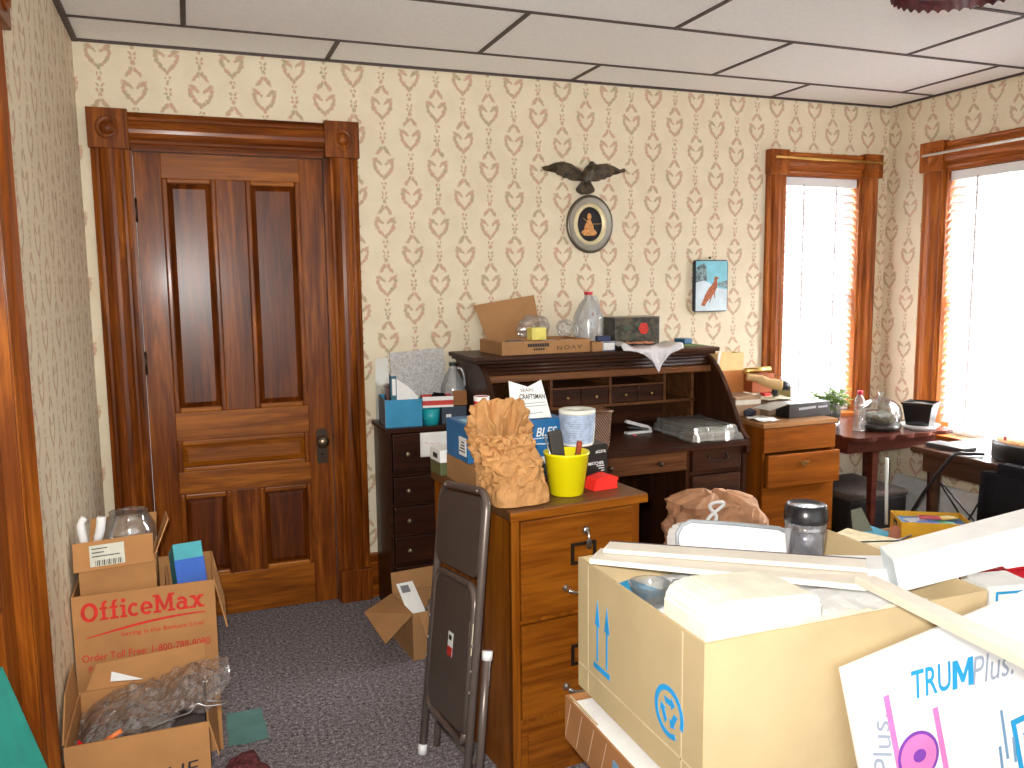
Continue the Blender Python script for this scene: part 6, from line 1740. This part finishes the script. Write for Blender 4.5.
# tumbler
T = thing('travel_tumbler', 'clear travel tumbler with black lid standing at the back of the large carton', 'tumbler', (1.322, 1.535, FZ + .006), R(0))
bm = bm_new(); lathe(bm, [(.034, 0), (.036, .006), (.042, .05), (.0465, .10), (.048, .119), (.0455, .119), (.043, .09), (.034, .008), (0, .008)], seg=30); part(T, 'outer_cup', bm, clear('tumbler_plastic', tint=(.86, .86, .90), gloss=.25, body=.1, bodycol=(.6, .6, .66)))
bm = bm_new(); lathe(bm, [(.028, .012), (.033, .07), (.036, .10), (.034, .10), (.026, .014), (0, .014)], seg=24); part(T, 'inner_liner', bm, plain('silver_liner', (.55, .55, .6), .25, .8))
bm = bm_new(); lathe(bm, [(.049, .120), (.050, .124), (.050, .134), (.046, .158), (.042, .161), (.036, .158), (0, .158)], seg=30); part(T, 'lid', bm, plain('lid_black', (.012, .011, .013), .25))
# box of paper on right inside
bm = bm_new(); box(bm, -.07, .07, -.05, .05, 0, .045, 0, .002)
solo('white_carton', bm, white_paper, 'white card carton beside the tumbler in the large carton', 'box', loc=(1.395, 1.44, FZ), world=False, rotz=R(-24))
# slats lying over the carton
slat_w = plain('cream_painted_wood', (.76, .70, .60), .55, var=.05)
def plank(name, label, a, b, w, th, mat, edge=None, roll=0., group=None, wide=None):
    a, b = V(a), V(b); d = (b - a).normalized(); s = d.cross(V((0, 0, 1))).normalized(); n = s.cross(d)
    if roll: rm = M.Rotation(roll, 3, d); s = rm @ s; n = rm @ n
    mt = M((d, -s, n)).transposed().to_4x4(); mt.translation = a
    L = (b - a).length
    T = thing(name, label, 'slat', mat=mt, group=group)
    bm = bm_new(); box(bm, 0, L, -w / 2, w / 2, 0, th, 0, .0015); part(T, 'board', bm, mat)
    if edge: bm = bm_new(); box(bm, 0, L, w / 2, w / 2 + .003, 0, th + .001); part(T, 'dark_edge', bm, edge)
    return T
plank('loose_plank', 'broad cream slat lying across the left side of the large carton', (.850, 1.690, .893), (1.262, 1.278, .912), .085, .012, slat_w)
plank('loose_plank', 'second cream slat with dark edge lying on the broad slat', (.885, 1.700, .9075), (1.300, 1.320, .9275), .060, .010, slat_w, plain('dark_slat_edge', (.06, .04, .05), .5))
plank('wooden_lath', 'long cream lath with brown underside reaching toward the lower right corner', (1.240, 1.262, .922), (1.065, .700, .992), .042, .016, plain('cream_lath', (.80, .73, .60), .5, var=.05), None)
bm = bm_new(); crush(bm, 1.10, 1.36, 1.24, 1.40, FZ + .004, .020, 12, 10, .0015, 7)
solo('paper_sheet', bm, white_paper, 'white sheet of paper under the slats at the front of the large carton', 'paper')
# long white carton
ax_ = V((.88, -.38, .27)).normalized(); ay_ = V((-.02, 1, 0)); az_ = ax_.cross(ay_); ay_ = az_.cross(ax_)
mt = M((ax_, ay_, az_)).transposed().to_4x4(); mt.translation = V((1.412, 1.355, .863))
T = thing('white_long_box', 'long white carton slanting over the right rim of the large carton', 'box', mat=mt)
bm = bm_new(); box(bm, 0, .42, -.04, .04, 0, .085, 0, .003); part(T, 'carton', bm, white_paper)
bm = bm_new(); box(bm, -.001, .0, -.039, .039, .001, .084); part(T, 'end_label', bm, plain('pale_blue_card', srgb(225, 235, 240), .6))

# shallow printed carton underneath, and the carton it stands on
T = thing('shallow_carton', 'shallow brown printed carton under the large pale carton', 'box', (1.14, 1.45, .452))
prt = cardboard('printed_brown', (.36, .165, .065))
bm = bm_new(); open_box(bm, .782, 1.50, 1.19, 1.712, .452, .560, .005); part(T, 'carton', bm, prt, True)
bm = bm_new(); box(bm, .7825, .815, 1.7, 1.711, .5605, .5625) if False else box(bm, .788, .792, 1.56, 1.700, .5605, .5635); part(T, 'rim_strip', bm, fgk, True)
bm = bm_new()
for k in range(4): line_poly(bm, [(-.09 + .06 * k, -.045), (-.06 + .06 * k, .045)], .0016, (.782, 1.62, .506), xd, yd, .0008)
part(T, 'scratched_lines', bm, plain('pale_scratch', (.52, .34, .24), .8), True)
bm = bm_new(); flat_poly(bm, [(-.012, -.02), (.012, -.02), (.016, .012), (-.008, .012)], (.782, 1.462, .520), xd, yd, .0009); part(T, 'blue_mark', bm, plain('grey_blue_ink', srgb(110, 150, 180), .7), True)
bm = bm_new(); box(bm, .794, 1.49, 1.20, 1.700, .458, .548, 0, .004)
solo('white_sheets', bm, white_paper, 'thick stack of white sheets inside the shallow printed carton', 'paper')
bm = bm_new(); box(bm, .86, 1.46, 1.24, 1.69, .5485, .5745, 0, .003)
solo('flat_board', bm, kraft_dk, 'flat brown board between the white sheets and the large pale carton', 'board')
T = thing('support_carton', 'plain carton on the floor holding up the shallow printed carton', 'box', (1.17, 1.44, 0))
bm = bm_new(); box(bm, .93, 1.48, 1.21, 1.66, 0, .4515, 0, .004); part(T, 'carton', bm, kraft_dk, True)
bm = bm_new(); box(bm, .929, 1.481, 1.41, 1.47, .30, .4518); part(T, 'tape', bm, plain('tan_tape', (.45, .30, .16), .3), True)

# white carton with blue and pink lettering, leaning in the lower right corner
rollz = R(9.5); lean = R(7)
Xc = V((math.cos(rollz), 0, math.sin(rollz))); Yc = V((-math.sin(rollz), math.tan(lean), math.cos(rollz))).normalized(); Yc = (Yc - Xc * Yc.dot(Xc)).normalized(); Zc = Xc.cross(Yc)
SCL = 1.125
mt = M((Xc, Yc, Zc)).transposed().to_4x4() @ M.Scale(1, 4); mt.translation = V((.985 * SCL, 1.045 * SCL, 1.53 - (1.53 - .885) * SCL))
T = thing('lettered_carton', 'flattened white carton with blue and pink lettering leaning in the lower right corner', 'box', mat=mt)
def scl(b):
    bmesh.ops.scale(b, vec=(SCL, SCL, 1), verts=b.verts); return b
CW, CHh = .52, .70
bm = bm_new(); box(bm, 0, CW, -CHh, 0, -.011, 0, 0, .003); part(T, 'carton', scl(bm), plain('white_board', (.80, .80, .79), .6, var=.02))
bluec = plain('carton_bright_blue', srgb(25, 150, 205), .6); pinkc = plain('carton_pink', srgb(235, 120, 185), .6); outl = plain('carton_outline', srgb(150, 160, 180), .6); purp = plain('carton_purple', srgb(120, 60, 165), .6)
def tx(s, x, y, w, h, ang, mat, **k):
    a = R(ang)
    return text_bm(s, (x, y, 0), (math.cos(a), math.sin(a), 0), (-math.sin(a), math.cos(a), 0), w, h, **k)
bm = tx('TRU', .180, -.083, .090, .050, -7, bluec, bold=.012, shear=.1)
def stroke_m(bm, x, y, w, h, ang):
    a = R(ang)
    p = [(0, 0), (.10, 1), (.32, 1), (.53, .45), (.80, 1), (1.03, 1), (.95, 0), (.72, 0), (.77, .62), (.56, .18), (.42, .18), (.27, .62), (.22, 0)]
    q = [((u - .5) * w, (v - .5) * h) for u, v in p]
    return flat_poly(bm, q, (x, y, 0), (math.cos(a), math.sin(a), 0), (-math.sin(a), math.cos(a), 0))
stroke_m(bm, .250, -.094, .052, .050, -7)
part(T, 'blue_lettering', scl(bm), bluec)
part(T, 'outline_lettering', scl(tx('Plus.', .320, -.105, .100, .050, -7, outl, shear=.25)), outl)
part(T, 'side_lettering', scl(tx('Plus.', .050, -.155, .105, .040, 83, outl, shear=.25)), outl)
part(T, 'side_blue_lettering', scl(stroke_m(bm_new(), .038, -.235, .045, .040, 83)), bluec)
for x, y0 in ((.078, -.075), (.176, -.132)):
    bm = bm_new(); flat_poly(bm, [(x - .006, -CHh + .01), (x + .006, -CHh + .01), (x + .006, y0), (x - .006, y0)], (0, 0, 0), (1, 0, 0), (0, 1, 0)); part(T, 'pink_bar', scl(bm), pinkc)
bm = bm_new(); ring_poly(bm, .0, .050, (.122, -.200, 0), (1, 0, 0), (0, 1, 0), sx=.92, sy=.86, depth=.0006); ring_poly(bm, .0, .043, (.122, -.200, 0), (1, 0, 0), (0, 1, 0), sx=.92, sy=.86, depth=.0011, mi=1); ring_poly(bm, .0, .016, (.124, -.200, 0), (1, 0, 0), (0, 1, 0), sx=.9, sy=.7, depth=.0016, mi=2)
part(T, 'pink_letter', scl(bm), [purp, pinkc, purp])
bm = bm_new(); ring_poly(bm, .0, .050, (.120, -.285, 0), (1, 0, 0), (0, 1, 0), sx=.92, sy=.86, depth=.0006); ring_poly(bm, .0, .043, (.120, -.285, 0), (1, 0, 0), (0, 1, 0), sx=.92, sy=.86, depth=.0011, mi=1); ring_poly(bm, .0, .014, (.120, -.30, 0), (1, 0, 0), (0, 1, 0), depth=.0016, mi=2)
part(T, 'pink_letter', scl(bm), [purp, pinkc, purp])
bm = bm_new(); line_poly(bm, [(.345, -.40), (.345, -.222), (.46, -.222)], .011, (0, 0, 0), (1, 0, 0), (0, 1, 0)); part(T, 'blue_frame', scl(bm), bluec)
part(T, 'boxed_lettering', scl(tx('AH', .372, -.275, .05, .024, 83, outl)), bluec)
bm = bm_new()
for k, (x, y, l) in enumerate(((.318, -.235, .085), (.300, -.28, .05), (.335, -.27, .04))): line_poly(bm, [(x, y - l / 2), (x + .004, y + l / 2)], .006, (0, 0, 0), (1, 0, 0), (0, 1, 0))
part(T, 'small_print', scl(bm), plain('steel_blue_ink', srgb(110, 150, 185), .7))

# things to the right of the large carton
T = thing('dark_tote', 'dark plastic tote on the floor right of the large pale carton', 'tote', (1.95, 1.57, 0))
bm = bm_new(); frustum(bm, (1.70, 2.20, 1.32, 1.82), (1.67, 2.23, 1.29, 1.85), 0, .64, bev=.01); part(T, 'tub', bm, plain('tote_plastic', (.016, .014, .018), .45), True)
bm = bm_new(); box(bm, 1.66, 2.24, 1.28, 1.86, .641, .665, 0, .008); part(T, 'lid', bm, plain('tote_plastic', (.016, .014, .018), .45), True)
bm = bm_new(); prism(bm, [(-.10, 0), (.12, 0), (.13, .06), (.09, .115), (-.06, .105), (-.11, .05)], -.06, .06, 'Y', 0, .008)
solo('red_case', bm, plain('red_plastic', srgb(185, 15, 30), .3), 'bright red plastic case lying on the dark tote at the right edge', 'case', loc=(2.03, 1.56, .6655), world=False, rotz=R(-8))
bm = bm_new(); box(bm, -.06, .06, -.045, .045, 0, .165, 0, .002)
o = T = thing('white_printed_carton', 'small white carton with blue printed frame at the right edge', 'box', (1.735, 1.36, .6655), R(-12))
part(T, 'carton', bm, white_paper)
bm = bm_new(); line_poly(bm, [(-.035, .06), (-.035, .148), (.045, .148)], .006, (0, -.045, 0), (1, 0, 0), (0, 0, 1)); flat_poly(bm, [(.0, .105), (.02, .11), (.012, .125)], (0, -.045, 0), (1, 0, 0), (0, 0, 1)); part(T, 'blue_print', bm, bluec)
bm = bm_new(); lathe(bm, [(.028, 0), (.034, .075), (.032, .075), (.026, .004), (0, .004)], seg=22)
solo('plastic_cup', bm, clearpl, 'small clear plastic cup on the dark tote behind the printed white carton', 'cup', loc=(1.73, 1.50, .6655), world=False)
# ------------------------------------------------------------------ light, world, camera
wd = bpy.data.worlds.new('World'); SC.world = wd; wd.use_nodes = True
bg = wd.node_tree.nodes['Background']; bg.inputs[0].default_value = (1., .985, .96, 1); bg.inputs[1].default_value = 1.45  # added soft fill: world light enters where the rear wall is left out
def area(name, loc, rot, sx, sy, power, col=(1, 1, 1)):
    l = bpy.data.lights.new(name, 'AREA'); l.shape = 'RECTANGLE'; l.size = sx; l.size_y = sy; l.energy = power; l.color = col
    o = link(bpy.data.objects.new(name, l)); o.location = loc; o.rotation_euler = rot
    return o
area('daylight_back_window', (3.47, YB + .45, 1.1), (R(-100), 0, 0), 1.0, 2.0, 360, (.96, .98, 1))
area('daylight_right_window', (XR + .45, 3.05, 1.05), (0, R(100), 0), 2.0, 1.3, 680, (.96, .98, 1))
cam = bpy.data.cameras.new('camera'); co = link(bpy.data.objects.new('camera', cam))
cam.sensor_width = 36; cam.lens = 835.3 / 1024 * 36; cam.clip_start = .02
yaw, pitch, roll = R(20.97), R(6.85), R(-.644)
f = V((math.sin(yaw) * math.cos(pitch), math.cos(yaw) * math.cos(pitch), -math.sin(pitch)))
r = V((math.cos(yaw), -math.sin(yaw), 0)); u = r.cross(f)
r2 = r * math.cos(roll) + u * math.sin(roll); u2 = u * math.cos(roll) - r * math.sin(roll)
mm = M((r2, u2, -f)).transposed().to_4x4(); mm.translation = V((0, 0, 1.53))
co.matrix_world = mm
SC.camera = co
fl = bpy.data.lights.new('camera_flash', 'SPOT'); fl.energy = 185; fl.spot_size = R(112); fl.spot_blend = .9; fl.shadow_soft_size = .025; fl.color = (1, .97, .93)
fo = link(bpy.data.objects.new('camera_flash', fl)); fo.matrix_world = mm @ M.Translation(V((-.03, .06, 0)))
SC.view_settings.view_transform = 'Standard'; SC.view_settings.look = 'None'
SC.view_settings.exposure = .52; SC.view_settings.gamma = 1; SC.view_settings.use_curve_mapping = False
SC.cycles.use_denoising = True
SC.cycles.max_bounces = 8; SC.cycles.transparent_max_bounces = 24
SC.cycles.sample_clamp_indirect = 6
